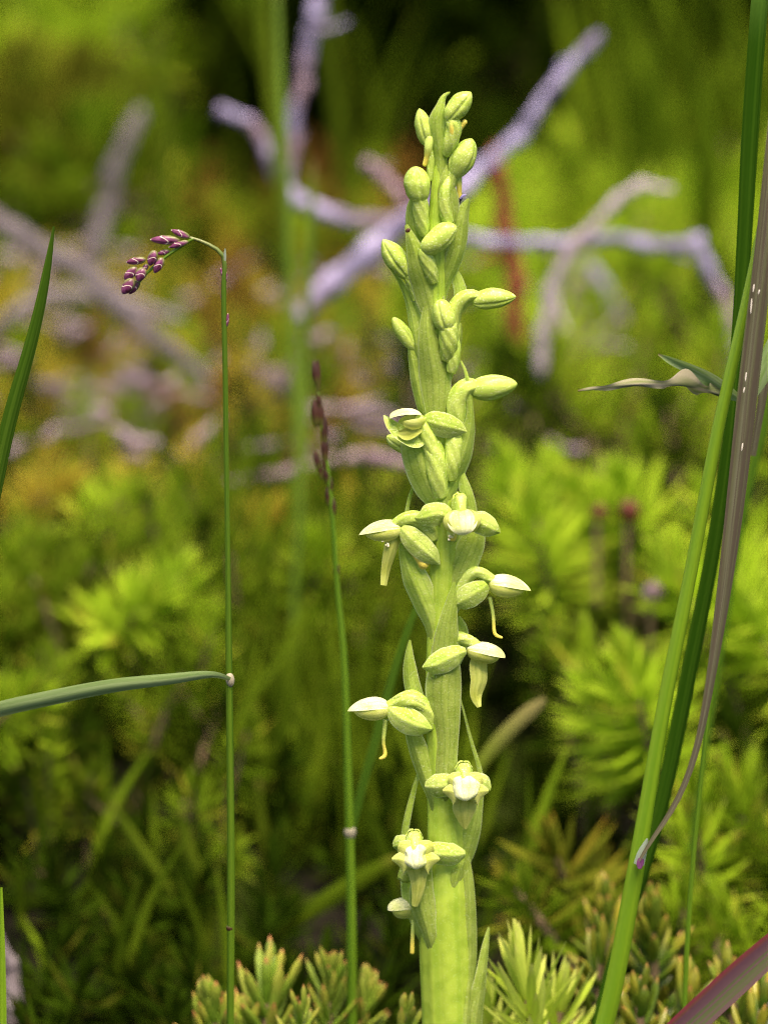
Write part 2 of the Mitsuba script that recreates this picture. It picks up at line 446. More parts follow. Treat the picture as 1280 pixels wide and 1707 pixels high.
# stem: centre x, y, full width
stem = [(744, 2140, 80), (744, 1960, 84), (745, 1707, 84), (742, 1600, 86), (741, 1500, 84), (744, 1430, 68), (740, 1340, 56), (736, 1220, 50), (735, 1120, 50), (736, 1040, 46), (739, 930, 42), (738, 850, 36),
        (733, 780, 33), (729, 690, 42), (725, 600, 42), (723, 500, 38), (726, 420, 34), (730, 340, 28), (733, 270, 20), (737, 215, 10)]
part(orchid, 'stem', tube(path([(x, y, 0) for x, y, w in stem]), [w / 2 * S for x, y, w in stem], 140, 40, rib=0.035, ribs=11), 'stem_skin')


SY, SX, SR = [q[1] for q in stem][::-1], [q[0] for q in stem][::-1], [q[2] / 2 for q in stem][::-1]


def bract(pts, widths, bend=0.6, turn=0.0, wav=0.03, keel=0.05, label=None, cols=15):
    up = []
    for x, y, z in pts:        # a front bract lies on the stem, not in it
        d, r = x - np.interp(y, SY, SX), np.interp(y, SY, SR)
        up.append((x, y, max(z, math.sqrt(r * r - d * d) + 3) if z > 5 and abs(d) < r else z))
    pts = up
    x, y, z = pts[-1]
    cx, r = np.interp(y + 30, SY, SX), np.interp(y + 30, SY, SR)
    dx = np.clip((x - cx) * 0.75, -0.7 * r, 0.7 * r)
    pts = pts + [(cx + dx, y + 34, z * 0.86), (cx + dx * 0.8, y + 74, z * 0.35)]
    widths = list(widths) + [widths[-1] * 0.62, widths[-1] * 0.15]
    if np.ndim(turn):
        turn = list(turn) + [turn[-1]] * 2
    part(orchid, 'bract', blade(path(pts), [w * 1.1 * S for w in widths], 46, cols, bend, turn, wav=wav, keel=keel, thick=1.6 * S, vid=len(USED)), 'bract_skin', label)


# (tip first) front bracts, from the top down
bract([(750, 153, 16), (742, 158, 17), (735, 174, 20), (729, 200, 22), (730, 232, 18), (734, 268, 8)], [2, 6, 13, 25, 28, 22], 0.7)
bract([(745, 274, 8), (744, 300, 18), (745, 335, 20), (746, 368, 18), (744, 402, 10)], [3, 20, 36, 37, 30], 0.55)
bract([(693, 322, 4), (690, 350, 8), (691, 385, 8), (700, 415, 4)], [10, 32, 34, 22], 0.6, -0.35)
bract([(677, 374, 14), (683, 392, 20), (694, 425, 24), (705, 458, 24), (715, 492, 20), (722, 522, 12)], [5, 14, 30, 44, 44, 34], 0.5, label='bract with a brown spot near its tip')
bract([(782, 331, 2), (775, 350, 8), (770, 385, 10), (764, 420, 10), (752, 452, 8), (742, 478, 4)], [4, 20, 28, 30, 28, 20], 0.5, 0.45)
bract([(637, 404, 4), (640, 425, 0), (660, 460, -6), (677, 492, -8), (688, 530, -4), (696, 580, 6), (700, 600, 4)], [3, 5, 7, 14, 24, 30, 22], 0.5, -0.5)
bract([(757, 444, -8), (764, 468, -8), (768, 500, -8)], [3, 18, 22], 0.4, 0.3)
bract([(712, 499, 14), (712, 520, 20), (713, 550, 25), (719, 590, 27), (725, 630, 24), (728, 690, 14)], [4, 16, 27, 40, 48, 34], 0.55)
bract([(768, 538, 6), (766, 560, 10), (759, 592, 12), (750, 625, 10), (742, 650, 4)], [3, 15, 24, 22, 14], 0.5, 0.6)
bract([(682, 575, -4), (690, 610, 4), (698, 650, 8), (708, 690, 6)], [8, 24, 30, 26], 0.6, -0.4)
bract([(768, 601, 18), (776, 618, 20), (782, 650, 22), (785, 690, 22), (780, 730, 20), (768, 768, 18), (752, 805, 14), (740, 838, 8)], [3, 5, 8, 12, 28, 40, 40, 30], 0.55, 0.35)
bract([(688, 722, 14), (697, 752, 24), (707, 785, 26), (718, 815, 24), (731, 846, 14)], [38, 54, 56, 50, 30], 0.55)
bract([(765, 768, 0), (771, 795, 4), (779, 825, 4), (785, 860, 0), (782, 885, -2)], [3, 13, 21, 24, 18], 0.4, 0.3)
bract([(693, 799, -14), (684, 825, -12), (678, 852, -8), (678, 880, -4)], [2, 5, 6, 8], 0.4)
bract([(798, 880, -2), (789, 912, 8), (772, 955, 16), (757, 1000, 18), (748, 1030, 8)], [24, 44, 46, 38, 24], 0.55, 0.25)
bract([(668, 905, -2), (678, 938, 10), (692, 975, 18), (706, 1008, 20), (720, 1045, 12)], [8, 30, 44, 42, 30], 0.55, -0.3)
bract([(757, 970, 26), (754, 998, 30), (748, 1035, 32), (744, 1075, 30), (741, 1120, 20)], [3, 16, 28, 40, 46], 0.5, 0.05)
bract([(761, 1030, -4), (768, 1060, -4), (764, 1090, -4), (755, 1120, -4)], [14, 36, 34, 20], 0.4, 0.5)
bract([(683, 1067, -6), (681, 1090, -2), (682, 1125, 2), (690, 1165, 4), (702, 1195, 2)], [3, 13, 24, 28, 22], 0.55, -0.3)
bract([(745, 1108, 24), (741, 1150, 29), (744, 1200, 30), (745, 1250, 29), (742, 1310, 22)], [44, 56, 46, 36, 34], 0.55, 0.1)
bract([(681, 1205, 4), (688, 1232, 8), (698, 1262, 14), (710, 1300, 20), (720, 1330, 12)], [18, 28, 32, 28, 20], 0.55, -0.3)
bract([(767, 1162, 0), (778, 1205, -2), (792, 1255, -4), (802, 1295, -6), (796, 1345, 4), (787, 1390, 14), (776, 1426, 18), (762, 1462, 16)], [2, 4, 6, 9, 26, 38, 42, 30], 0.55, 0.4)
bract([(699, 1282, -4), (688, 1322, -6), (678, 1365, -6), (673, 1400, -8), (676, 1450, -6), (684, 1500, 4), (700, 1545, 20)], [3, 8, 11, 12, 20, 34, 34], 0.5, -0.35)
bract([(712, 1440, 34), (702, 1470, 38), (702, 1510, 41), (712, 1550, 42)], [14, 34, 42, 26], 0.45, -0.3)
bract([(776, 1425, 20), (782, 1480, 22), (784, 1550, 20), (782, 1630, 20), (776, 1700, 20), (766, 1800, 24)], [16, 26, 32, 36, 36, 30], 0.55, 0.5)
bract([(815, 1546, 4), (811, 1575, 8), (805, 1620, 14), (797, 1670, 18), (790, 1720, 20), (780, 1800, 22)], [3, 12, 19, 28, 36, 40], 0.5, 0.45, label='bluish green lowest leaf standing off the stem')
part(orchid, 'spot', pod(O(676, 386, 31), O(684, 381, 31), 7 * S, 0.5, n=10, sides=10), 'brown_spot')


def ovary(parent, pts, widths, name='ovary'):
    part(parent, name, tube(path(pts), [w / 2 * S for w in widths], 30, 24, rib=0.07, ribs=6, twist=2.2, vid=len(USED)), 'bud_skin')


def bud(base, tip, w, ov=None, ovw=None, depth=0.95, peak=0.5, blunt=0.6, label=None, phase=0.0, beak=True, sag=0.0):
    b = numbered(orchid + '__bud')
    USED.discard(b)
    USED.add(b)
    v, f, uv = pod(O(*base), O(*tip), w * S, depth, peak, blunt, seams=0.13, vid=len(USED), phase=phase + 0.37 * (len(USED) % 5) - 0.6, n=40, sides=64, sag=sag, lump=0.12, beak=0.10)
    scene[b] = mikit.ply((v, f), 'bud_skin', smooth=True, uv=uv)
    if label:
        labels[b] = {'label': label}
    if ov:
        ovary(b, ov, ovw)
    return b


def spur(parent, pts, widths, label=None):
    part(parent, 'spur', tube(path(pts), [w / 2 * S for w in widths], 24, 14, vid=len(USED)), 'spur_skin', label)


b = bud((744, 202, 18), (784, 152, 18), 35, [(742, 258, 8), (752, 232, 14), (755, 205, 17), (750, 196, 17)], [14, 26, 25, 18], peak=0.55, blunt=0.72, label='topmost bud')
spur(b, [(756, 224, 12), (766, 213, 13), (772, 206, 14), (774, 203, 14)], [10, 10, 9, 9])
spur(b, [(755, 190, 20), (753, 206, 26), (753, 222, 25)], [7, 8, 8])
b = bud((714, 243, 2), (698, 180, 4), 29, [(716, 300, 2), (718, 270, 4), (715, 240, 4)], [10, 14, 15], peak=0.5, blunt=0.75)
spur(b, [(716, 228, 8), (714, 245, 12), (711, 262, 10), (708, 273, 9)], [16, 14, 9, 8], 'orange yellow spur')
b = bud((757, 295, 12), (786, 230, 10), 41, [(742, 340, 6), (750, 310, 8), (757, 288, 10)], [14, 18, 20], peak=0.5, blunt=0.65)
spur(b, [(763, 280, 8), (765, 305, 6), (766, 328, 4)], [14, 10, 8])
b = bud((700, 337, 22), (690, 277, 20), 43, [(708, 392, 10), (703, 370, 15), (701, 345, 18), (699, 328, 20)], [14, 24, 26, 24], peak=0.5, blunt=0.5, phase=0.1)
b = bud((704, 420, 30), (759, 374, 28), 40, [(722, 470, 18), (716, 445, 24), (708, 422, 26)], [18, 24, 22], peak=0.5, blunt=0.55)
b = bud((684, 464, -2), (637, 399, 6), 37, [(696, 500, -2), (690, 480, -2), (681, 458, 0)], [16, 18, 20], peak=0.5, blunt=0.75)
b = bud((787, 502, 6), (860, 493, 8), 36, [(752, 550, 2), (756, 520, 4), (768, 500, 6), (785, 492, 8), (800, 494, 8)], [24, 27, 25, 20, 14], peak=0.42, blunt=0.75, sag=0.02)
ovary(b, [(768, 520, 0), (776, 508, 2), (792, 500, 6)], [8, 9, 8], 'sheath')
b = bud((748, 556, 26), (731, 499, 22), 37, [(746, 598, 14), (748, 570, 22), (747, 545, 24)], [24, 32, 30], peak=0.5, blunt=0.42)
b = bud((692, 584, -6), (654, 529, -4), 25, peak=0.5)
b = bud((782, 652, 8), (862, 638, 10), 43, [(758, 730, 8), (760, 690, 10), (765, 660, 12), (780, 645, 12), (796, 645, 10)], [26, 36, 34, 30, 22], peak=0.42, blunt=0.68)
b = bud((692, 755, -10), (644, 727, -6), 27, peak=0.5)
ovary(orchid, [(735, 830, 16), (728, 790, 20), (722, 750, 20), (712, 728, 16)], [20, 36, 34, 22])
ovary(orchid, [(750, 800, 14), (753, 765, 16), (757, 735, 14)], [22, 32, 30])
ovary(orchid, [(748, 372, 16), (741, 345, 20), (742, 318, 20), (748, 296, 14)], [18, 20, 18, 8])
ovary(orchid, [(752, 620, 16), (756, 595, 18), (758, 565, 16)], [16, 22, 16])


def hood(fl, base, tip, w, ref=(0, -0.25, 1.0), depth=0.8, peak=0.4, blunt=0.7, petals=True, pw=0.9):
    v = pod(O(*base), O(*tip), w * S, depth, peak, blunt, (-50, 50), ref, n=30, sides=30, vid=len(USED), flare=0.10)
    part(fl, 'hood', v, 'hood_skin')
    if petals:
        for a in ((40, 128), (-128, -40)):
            tip2 = tuple(np.asarray(base) + (np.asarray(tip) - np.asarray(base)) * 0.86)
            part(fl, 'petal', pod(O(*base), O(*tip2), w * S * pw, depth * 1.12, peak, blunt * 0.8, a, ref, n=26, sides=18, vid=len(USED), flare=0.12), 'petal_skin')


def sepal(fl, pts, widths, bend=0.35, turn=0.0, keel=0.06):
    part(fl, 'sepal', blade(path(pts), [w * S for w in widths], 36, 15, bend, turn, keel=keel, wav=0.02, thick=2.0 * S, vid=len(USED)), 'sepal_skin')


def lip(fl, pts, widths, bend=0.4, turn=0.0):
    part(fl, 'lip', blade(path(pts), [w * S for w in widths], 36, 13, bend, turn, keel=0.12, thick=2.4 * S, vid=len(USED)), 'lip_skin')


def pollen(fl, pts):
    rng = np.random.default_rng(len(USED))
    ms = []
    for x, y, z, r in pts:
        for _ in range(5):
            o = rng.normal(0, r * 0.6, 3)
            ms.append(pod(O(x + o[0], y + o[1] - r * .5, z + o[2]), O(x + o[0], y + o[1] + r * .5, z + o[2]), r * S, n=7, sides=8))
    part(fl, 'pollen', join(ms), 'pollen', kind='stuff')


def flower(label):
    f = numbered(orchid + '__flower')
    labels[f] = {'label': label}
    return f


# flower at (680, 705): seen from half in front
f = flower('topmost open flower, turned half to the left')
ovary(f, [(726, 800, 16), (722, 760, 22), (712, 725, 24), (700, 700, 24)], [18, 28, 28, 18])
hood(f, (703, 697, 16), (650, 698, 42), 40, (0.05, -0.1, 1.0), 0.85, 0.45, 0.5, petals=False)
part(f, 'petal', pod(O(704, 702, 20), O(664, 712, 40), 36 * S, 0.9, 0.5, 0.5, (50, 185), (0, -0.2, 1), n=24, sides=18), 'petal_skin')
part(f, 'petal', pod(O(706, 698, 18), O(672, 702, 48), 34 * S, 0.9, 0.5, 0.5, (-185, -60), (0, -0.2, 1), n=24, sides=18), 'petal_skin')
sepal(f, [(640, 692, 28), (652, 708, 34), (672, 724, 36), (695, 734, 32), (708, 730, 26)], [3, 18, 26, 24, 10], -0.5, 0.2)
sepal(f, [(705, 701, 26), (718, 704, 34), (740, 710, 37), (762, 715, 34), (778, 720, 28)], [18, 38, 42, 30, 3], 0.35, 0.0)
lip(f, [(702, 705, 26), (692, 714, 36), (678, 722, 42), (664, 722, 44)], [12, 22, 22, 8], -0.4)

# flower pointing left at (630, 890)
f = flower('flower pointing left beside the tongue-lipped flower on the middle stem')
ovary(f, [(722, 900, 8), (712, 878, 10), (690, 864, 12), (668, 868, 12), (650, 878, 10)], [26, 30, 26, 20, 14])
hood(f, (670, 880, 10), (598, 892, 14), 44, (0.12, -0.35, 1.0), 0.75, 0.38, 0.85)
sepal(f, [(668, 880, 22), (680, 892, 30), (698, 910, 34), (716, 926, 34), (733, 941, 28)], [14, 34, 40, 34, 3], 0.35)
sepal(f, [(672, 876, 0), (690, 880, -6), (712, 888, -8)], [10, 26, 5], 0.35)
lip(f, [(662, 884, 12), (657, 900, 16), (650, 925, 18), (643, 955, 16), (640, 976, 20)], [20, 26, 22, 15, 11], 0.5, 0.25)
pollen(f, [(646, 908, 22, 4), (638, 901, 22, 3)])
spur(f, [(664, 890, 6), (682, 915, 8), (698, 930, 16), (706, 940, 18)], [7, 9, 14, 19])

# front flower at (770, 870)
f = flower('forward facing flower on the middle stem with both green sepals spread')
ovary(f, [(752, 900, 12), (760, 870, 16), (764, 842, 22), (766, 830, 24), (768, 850, 38), (770, 862, 44)], [20, 22, 24, 22, 20, 16])
hood(f, (768, 850, 32), (772, 893, 62), 62, (0, -1.0, 0.8), 0.55, 0.5, 0.4, pw=1.02)
sepal(f, [(748, 862, 34), (735, 858, 40), (718, 860, 42), (704, 864, 40), (691, 863, 34)], [26, 38, 40, 30, 4], 0.35)
sepal(f, [(786, 866, 34), (800, 872, 38), (815, 880, 38), (826, 885, 36), (834, 888, 30)], [26, 40, 36, 22, 4], 0.35)
part(f, 'column', pod(O(752, 880, 42), O(755, 902, 40), 17 * S, 1.0, n=16, sides=16), 'spur_skin')
pollen(f, [(752, 894, 50, 5)])

# right flower at (850, 975)
f = flower('flower pointing right with a thin hooked spur hanging below it')
ovary(f, [(762, 985, 6), (778, 962, 8), (795, 954, 10), (812, 962, 10), (828, 972, 10)], [26, 24, 20, 19, 14])
hood(f, (814, 972, 10), (885, 985, 14), 46, (-0.1, -0.4, 1.0), 0.75, 0.36, 0.85)
sepal(f, [(812, 974, 22), (800, 984, 28), (784, 994, 31), (768, 1004, 30), (756, 1010, 24)], [16, 36, 42, 34, 6], 0.35)
spur(f, [(816, 996, 8), (821, 1020, 8), (823, 1045, 9), (826, 1058, 10), (836, 1063, 11)], [7, 6, 6, 6, 4])

# right flower at (810, 1090)
f = flower('flower pointing right with a broad twisted lip hanging below it')
ovary(f, [(752, 1080, 6), (765, 1064, 10), (780, 1068, 12), (796, 1076, 14)], [22, 22, 20, 16])
hood(f, (778, 1082, 14), (842, 1097, 26), 40, (-0.1, -0.45, 1.0), 0.8, 0.45, 0.6)
sepal(f, [(777, 1086, 28), (765, 1090, 34), (742, 1102, 38), (720, 1111, 37), (704, 1113, 30)], [12, 30, 42, 34, 4], 0.35)
lip(f, [(802, 1090, 16), (798, 1112, 20), (799, 1135, 24), (794, 1160, 24), (799, 1179, 28)], [22, 30, 28, 20, 7], 0.4, 0.15)

# left flower at (610, 1185)
f = flower('flower pointing left with a thin spur, just below the middle of the spike')
ovary(f, [(722, 1215, 8), (708, 1182, 10), (686, 1168, 13), (662, 1172, 12), (640, 1182, 10)], [24, 34, 34, 24, 16])
hood(f, (650, 1180, 10), (579, 1186, 14), 46, (0.1, -0.4, 1.0), 0.78, 0.36, 0.8)
sepal(f, [(648, 1180, 22), (660, 1192, 30), (680, 1204, 35), (700, 1212, 35), (720, 1216, 28)], [14, 36, 46, 38, 5], 0.35)
sepal(f, [(650, 1172, 14), (672, 1172, 24), (695, 1180, 28), (712, 1190, 24)], [12, 24, 26, 8], 0.35, -0.3)
spur(f, [(643, 1200, 10), (640, 1225, 10), (640, 1245, 10), (640, 1262, 11), (634, 1265, 12)], [9, 7, 6, 7, 5])


def front_flower(label, x, y, k, l, r, dz, lipl):
    f = flower(label)
    ovary(f, [(x - 20, y + 40, dz - 26), (x - 8, y + 8, dz - 16), (x - 3, y - 22, dz), (x - 3, y - 30, dz + 8), (x - 2, y - 18, dz + 26), (x, y - 2, dz + 36)], [24, 28, 30, 29, 27, 22])
    for s in (-1, 1):
        part(f, 'petal', blade(path([(x + s * 3, y + 16, dz + 40), (x + s * 12, y + 13, dz + 46), (x + s * 22, y + 9, dz + 42), (x + s * 32 * k, y + 7, dz + 34)]), [26 * k * S, 38 * k * S, 28 * k * S, 5 * S], 24, 13, 0.35,
                               s * 0.1, keel=0.05, thick=1.5 * S, vid=len(USED)), 'petal_skin')
        part(f, 'petal_wing', blade(path([(x + s * 4, y + 4, dz + 38), (x + s * 14, y - 6, dz + 40), (x + s * 24 * k, y - 14, dz + 32)]), [24 * S, 36 * S, 18 * S], 20, 11, 0.3, 0.0, thick=1.5 * S, vid=len(USED)), 'petal_skin')
    part(f, 'hood', pod(O(x, y - 20, dz + 26), O(x, y + 24, dz + 54), 37 * S * k, 0.62, 0.42, 0.6, (-95, 95), (0, -1, 0.6), n=30, sides=30, vid=len(USED), lump=0.45, seams=0.1), 'hood_skin')
    for pts, w in (l, r):
        sepal(f, pts, w, 0.4)
    lip(f, [(x + a, y + q, dz + d) for a, q, d in lipl[0]], lipl[1], 0.5)
    return f


front_flower('small front-facing flower with a pointed yellow-green lip at right of the lower stem', 776, 1312, 1.2,
             ([(762, 1310, 46), (744, 1311, 48), (726, 1313, 46), (708, 1312, 36)], [26, 40, 42, 16]),
             ([(788, 1308, 44), (798, 1311, 44), (808, 1315, 38), (817, 1318, 30)], [30, 42, 38, 14]), 22,
             ([(-1, 20, 30), (-2, 38, 34), (-2, 55, 33), (-1, 71, 30)], [40, 40, 26, 5]))
front_flower('lowest front-facing flower with a long blunt lip at left of the stem', 693, 1426, 1.25,
             ([(684, 1408, 44), (674, 1410, 44), (664, 1411, 38), (655, 1412, 30)], [22, 34, 34, 12]),
             ([(708, 1422, 52), (732, 1425, 56), (754, 1427, 56), (776, 1424, 48)], [28, 40, 40, 12]), 26,
             ([(2, 24, 32), (4, 46, 36), (2, 68, 36), (-2, 86, 34)], [36, 26, 18, 10]))

f = flower('lowest white flower half hidden behind the left edge of the stem')
hood(f, (700, 1512, -10), (646, 1518, -4), 38, (0.1, -0.5, 1.0), 0.85, 0.5, 0.45)
ovary(f, [(715, 1530, -14), (700, 1520, -10), (690, 1514, -8)], [20, 18, 14])
spur(f, [(690, 1528, 6), (688, 1555, 10), (687, 1588, 12)], [7, 7, 8])

fly = thing('tiny_fly', 'tiny dark violet fly clinging to the right edge of the orchid below its third bud', 'fly')
part(fly, 'body', pod(O(763, 338, 4), O(771, 322, 4), 8 * S, n=12, sides=12), 'fly_body')
part(fly, 'wing', blade(path([(767, 331, 9), (772, 326, 10), (777, 324, 9)]), [2 * S, 5 * S, 2 * S], 8, 5), 'fly_wing')
part(fly, 'leg', tube(path([(766, 334, 5), (768, 345, 4), (764, 350, 2)]), [0.8 * S, 0.8 * S, 0.6 * S], 8, 5), 'fly_body')


# ------------------------------------------------------------------ grasses that can be told apart
def P(pts, Y=0.0):
    return [at(p[0], p[1], p[2] if len(p) > 2 else Y) for p in pts]


def root_down(pts, Y):
    """The lowest pixel of a stalk, carried on down to the ground."""
    p = P(pts, Y)
    a = p[0]
    g = float(height(a[0], a[1]))
    return [np.array([a[0] + (a[0] - p[1][0]) * 0.2, a[1], g - 0.004])] + p if a[2] > g + 0.004 else p


def stalk(key, pts, widths, Y, bsdf, name='stalk', sides=10, n=60):
    p = root_down(pts, Y)
    w = ([widths[0]] + list(widths)) if len(p) > len(pts) else list(widths)
    return part(key, name, tube(p, [x / 2 * px_size(Y) for x in w], n, sides, vid=len(USED)), bsdf)


def leafb(key, pts, widths, Y, bsdf, name='leaf', label=None, **kw):
    return part(key, name, blade(P(pts, Y), [w * px_size(Y) for w in widths], 60, 11, vid=len(USED), **kw), bsdf, label)


g = thing('nodding_grass', 'thin green grass stalk at left, its purple seed head nodding to the left', 'grass')
stalk(g, [(384, 1707), (385, 1500), (384, 1300), (382, 1135), (380, 950), (377, 750), (375, 600), (373, 500), (374, 450), (371, 424), (358, 413), (339, 403), (318, 396)],
      [13, 14, 13, 12, 10, 9, 9, 9, 8, 8, 7, 6, 5], 0.0, 'culm_green', n=120)
part(g, 'branch', tube(P([(322, 397), (305, 408), (290, 418), (276, 428), (258, 443), (244, 456), (232, 470)]), [3.2 * S, 2.8 * S, 2.6 * S, 2.5 * S, 2.4 * S, 2.2 * S, 2 * S], 30, 8), 'culm_green')
part(g, 'node', pod(at(382, 1122, -.0004), at(385, 1146, -.0004), 15 * S, n=14, sides=16), 'node_skin', 'whitish node')
part(g, 'node', pod(at(384, 1540, 0), at(384, 1556, 0), 14.6 * S, n=14, sides=16), 'maroon_skin')
part(g, 'bract', blade(P([(375, 414), (375, 422), (374, 434)], -.0004), [2 * S, 4 * S, 6 * S], 10, 7), 'ligule_skin')
leafb(g, [(384, 1134, -.001), (360, 1127, -.004), (300, 1132, -.008), (200, 1144, -.010), (100, 1163, -.008), (-10, 1188, -.004), (-120, 1230, .004)], [8, 12, 19, 24, 27, 28, 24], 0, 'grey_leaf', bend=0.5, turn=0.15, label='grey-green leaf with a purple upper edge')
spk = [((316, 395, 0), (285, 383, 0), 13), ((300, 400, 0), (250, 399, 0), 17), ((314, 402, 4), (281, 412, 4), 11), ((243, 432, 0), (210, 437, 0), 14),
       ((259, 417, 5), (249, 443, 6), 18), ((271, 429, 2), (257, 455, 4), 17), ((240, 446, 4), (229, 469, 8), 20), ((228, 445, 0), (207, 466, 2), 18),
       ((222, 464, 3), (204, 490, 6), 21), ((232, 468, -6), (215, 490, -6), 14), ((283, 418, -4), (262, 423, -4), 10), ((246, 440, -6), (238, 452, -4), 10)]
for i, (a, b, w) in enumerate(spk):
    part(g, 'spikelet', pod(at(a[0], a[1], -a[2] * S), at(b[0], b[1], -b[2] * S), w * 0.92 * S, 0.8, 0.42, 0.75, seams=0.16, phase=i * 1.1, n=22, sides=30, vid=i), 'spikelet_skin')
for i, (a, b, w) in enumerate([((371, 460), (368, 446), 5), ((371, 502), (369, 490), 4), ((377, 470), (378, 454), 4), ((378, 545), (380, 522), 6)]):
    part(g, 'spikelet', pod(at(*a), at(*b), w * S, n=12, sides=12, vid=20 + i), 'spikelet_skin')

g = thing('spike_grass', 'upright grass stalk left of the orchid with a slender dark maroon seed spike', 'grass')
Y = 0.05
stalk(g, [(586, 1720), (586, 1550), (583, 1390), (578, 1220), (571, 1070), (563, 990), (556, 890), (549, 810), (542, 750), (533, 680), (526, 612)], [18, 17, 16, 14, 12, 10, 9, 8, 7, 5, 3], Y, 'culm_green', n=90)
part(g, 'node', pod(at(583, 1376, Y), at(584, 1402, Y), 20 * px_size(Y), n=14, sides=16), 'node_skin', 'whitish node')
leafb(g, [(584, 1388), (600, 1320), (625, 1230), (655, 1120), (690, 1020), (705, 985)], [14, 16, 17, 15, 12, 6], Y + 0.012, 'grass_green', bend=0.5, turn=0.5)
for i, (a, b, w) in enumerate([((530, 645), (523, 600), 17), ((530, 655), (530, 598), 12), ((527, 712), (524, 664), 17), ((535, 712), (534, 668), 14), ((541, 745), (541, 692), 14), ((543, 775), (540, 722), 15),
                               ((533, 785), (524, 750), 13), ((546, 808), (543, 775), 14), ((550, 826), (550, 792), 12), ((556, 862), (555, 828), 12), ((561, 962), (560, 934), 13), ((537, 800), (530, 765), 9), ((545, 792), (538, 756), 11), ((548, 845), (546, 808), 12), ((536, 690), (528, 650), 10), ((558, 905), (557, 880), 7), ((539, 735), (546, 708), 9), ((553, 862), (552, 838), 8)]):
    part(g, 'spikelet', pod(at(*a, Y), at(*b, Y), w * 0.86 * px_size(Y), 0.8, 0.42, 0.8, seams=0.1, phase=i, n=16, sides=18, vid=i), 'maroon_skin')

g = thing('tall_grass', 'tall blurred grass stalk running out of the top edge left of the orchid', 'grass')
Y = 0.33
stalk(g, [(490, 1110), (497, 950), (495, 700), (485, 520), (478, 330), (470, 200), (464, 60), (460, -60)], [11, 12, 13, 13, 12, 16, 13, 12], Y, 'soft_grass')
g = thing('grass_blade', 'blurred pale green blade with a brown tip right of the tall blurred stalk', 'grass')
stalk(g, [(488, 1050), (500, 850), (507, 620), (514, 450), (520, 340), (523, 268)], [12, 12, 12, 11, 9, 3], 0.28, 'soft_grass', 'blade')
g = thing('grass_blade', 'broad olive blade standing behind the tall stalk at the top edge', 'grass')
leafb(g, [(500, 700), (480, 450), (455, 200), (440, 40), (436, -60)], [12, 16, 19, 21, 22], 0.42, 'far_grass', 'blade')
g = thing('grass_blade', 'sharp green blade with a reddish tip at the left edge', 'grass')
Y = 0.0
leafb(g, [(90, 377), (84, 420), (75, 475), (50, 585), (20, 692), (0, 780), (-30, 930), (-70, 1150), (-110, 1500), (-130, 1900), (-135, 2150)], [3, 10, 16, 22, 26, 27, 28, 28, 26, 24, 20], Y, 'grass_green', 'blade', bend=0.6, turn=0.3)
g = thing('grass_blade', 'sliver of bright green blade at the bottom left corner', 'grass')
leafb(g, [(2, 1480), (4, 1600), (4, 1720), (2, 1900), (0, 2150)], [4, 10, 14, 16, 14], -0.01, 'culm_bright', 'blade')
for (pts, w, Y, lab, m) in [
        ([(282, 520), (278, 350), (270, 180), (266, 40)], 26, 0.62, 'dim blurred grass stalk at the upper left above the nodding seed head', 'far_grass'),
        ([(575, 330), (560, 180), (545, 60), (540, -60)], 30, 0.75, 'dim blurred stalk right of the pale upright branch at the top', 'far_grass'),
        ([(790, 1290), (840, 1225), (880, 1188), (908, 1166)], 24, 0.13, 'blurred tan-tipped blade rising right of the lower orchid stem', 'tan_blade'),
        ([(200, 1760), (290, 1690), (380, 1620), (500, 1530), (600, 1465), (660, 1430)], 30, 0.15, 'broad dark green blade lying diagonally across the lower left', 'hollow_grass'),
        ([(330, 1620), (345, 1520), (315, 1430), (300, 1350)], 28, 0.16, 'bent olive blade in the dark lower left hollow', 'far_grass'),
        ([(390, 1640), (310, 1530), (240, 1430), (185, 1340)], 26, 0.17, 'olive blade leaning left in the dark lower left hollow', 'far_grass'),
        ([(440, 1720), (330, 1640), (240, 1560), (170, 1520)], 26, 0.16, 'low olive blade leaning left near the bottom edge', 'far_grass'),
        ([(490, 1690), (470, 1560), (440, 1420), (430, 1300)], 22, 0.2, 'green blade rising between the two sharp grass stalks', 'far_grass'),
        ([(330, 1700), (230, 1520), (150, 1380), (120, 1260)], 22, 0.2, 'thin olive blade leaning far left over the hollow', 'far_grass')]:
    g = thing('grass_blade', lab, 'grass')
    p = root_down(pts, Y) if Y < 0.3 else P(pts, Y)
    part(g, 'blade', blade(p, [w * q * px_size(Y) for q in [0.8] * (1 + len(p) - len(pts)) + [1] * (len(pts) - 2) + [0.35]], 60, 9, 0.4, 0.3, vid=len(USED)), m)

g = thing('reed_grass', 'large green grass stalk at right with a bent purple-grey leaf and a white collar', 'grass')
culm = [(985, 1790, 40), (1008, 1707, 40), (1045, 1530, 38), (1064, 1425, 36), (1085, 1300, 32), (1110, 1160, 30), (1150, 960, 28), (1200, 700, 26), (1243, 510, 24), (1275, 360, 24), (1315, 150, 22), (1350, -60, 20)]
stalk(g, [(x, y, -.004) for x, y, w in culm], [w * 0.80 for x, y, w in culm], -.004, 'culm_bright', sides=20, n=120)
leafb(g, [(1066, 1436), (1088, 1400), (1118, 1355), (1160, 1255), (1184, 1140), (1204, 1010), (1228, 820), (1250, 620), (1270, 450), (1284, 320), (1300, 150), (1325, -60)],
      [6, 8, 10, 12, 16, 23, 31, 34, 32, 31, 29, 27], -0.008, 'purple_blade', bend=-0.45, turn=[0.9, 0.7, 0.6, 0.5, 0.4, 0.3, 0.15, 0.1, 0.1, 0.1, 0.1, 0.1], label='purplish grey leaf with small white flecks put on as glints')
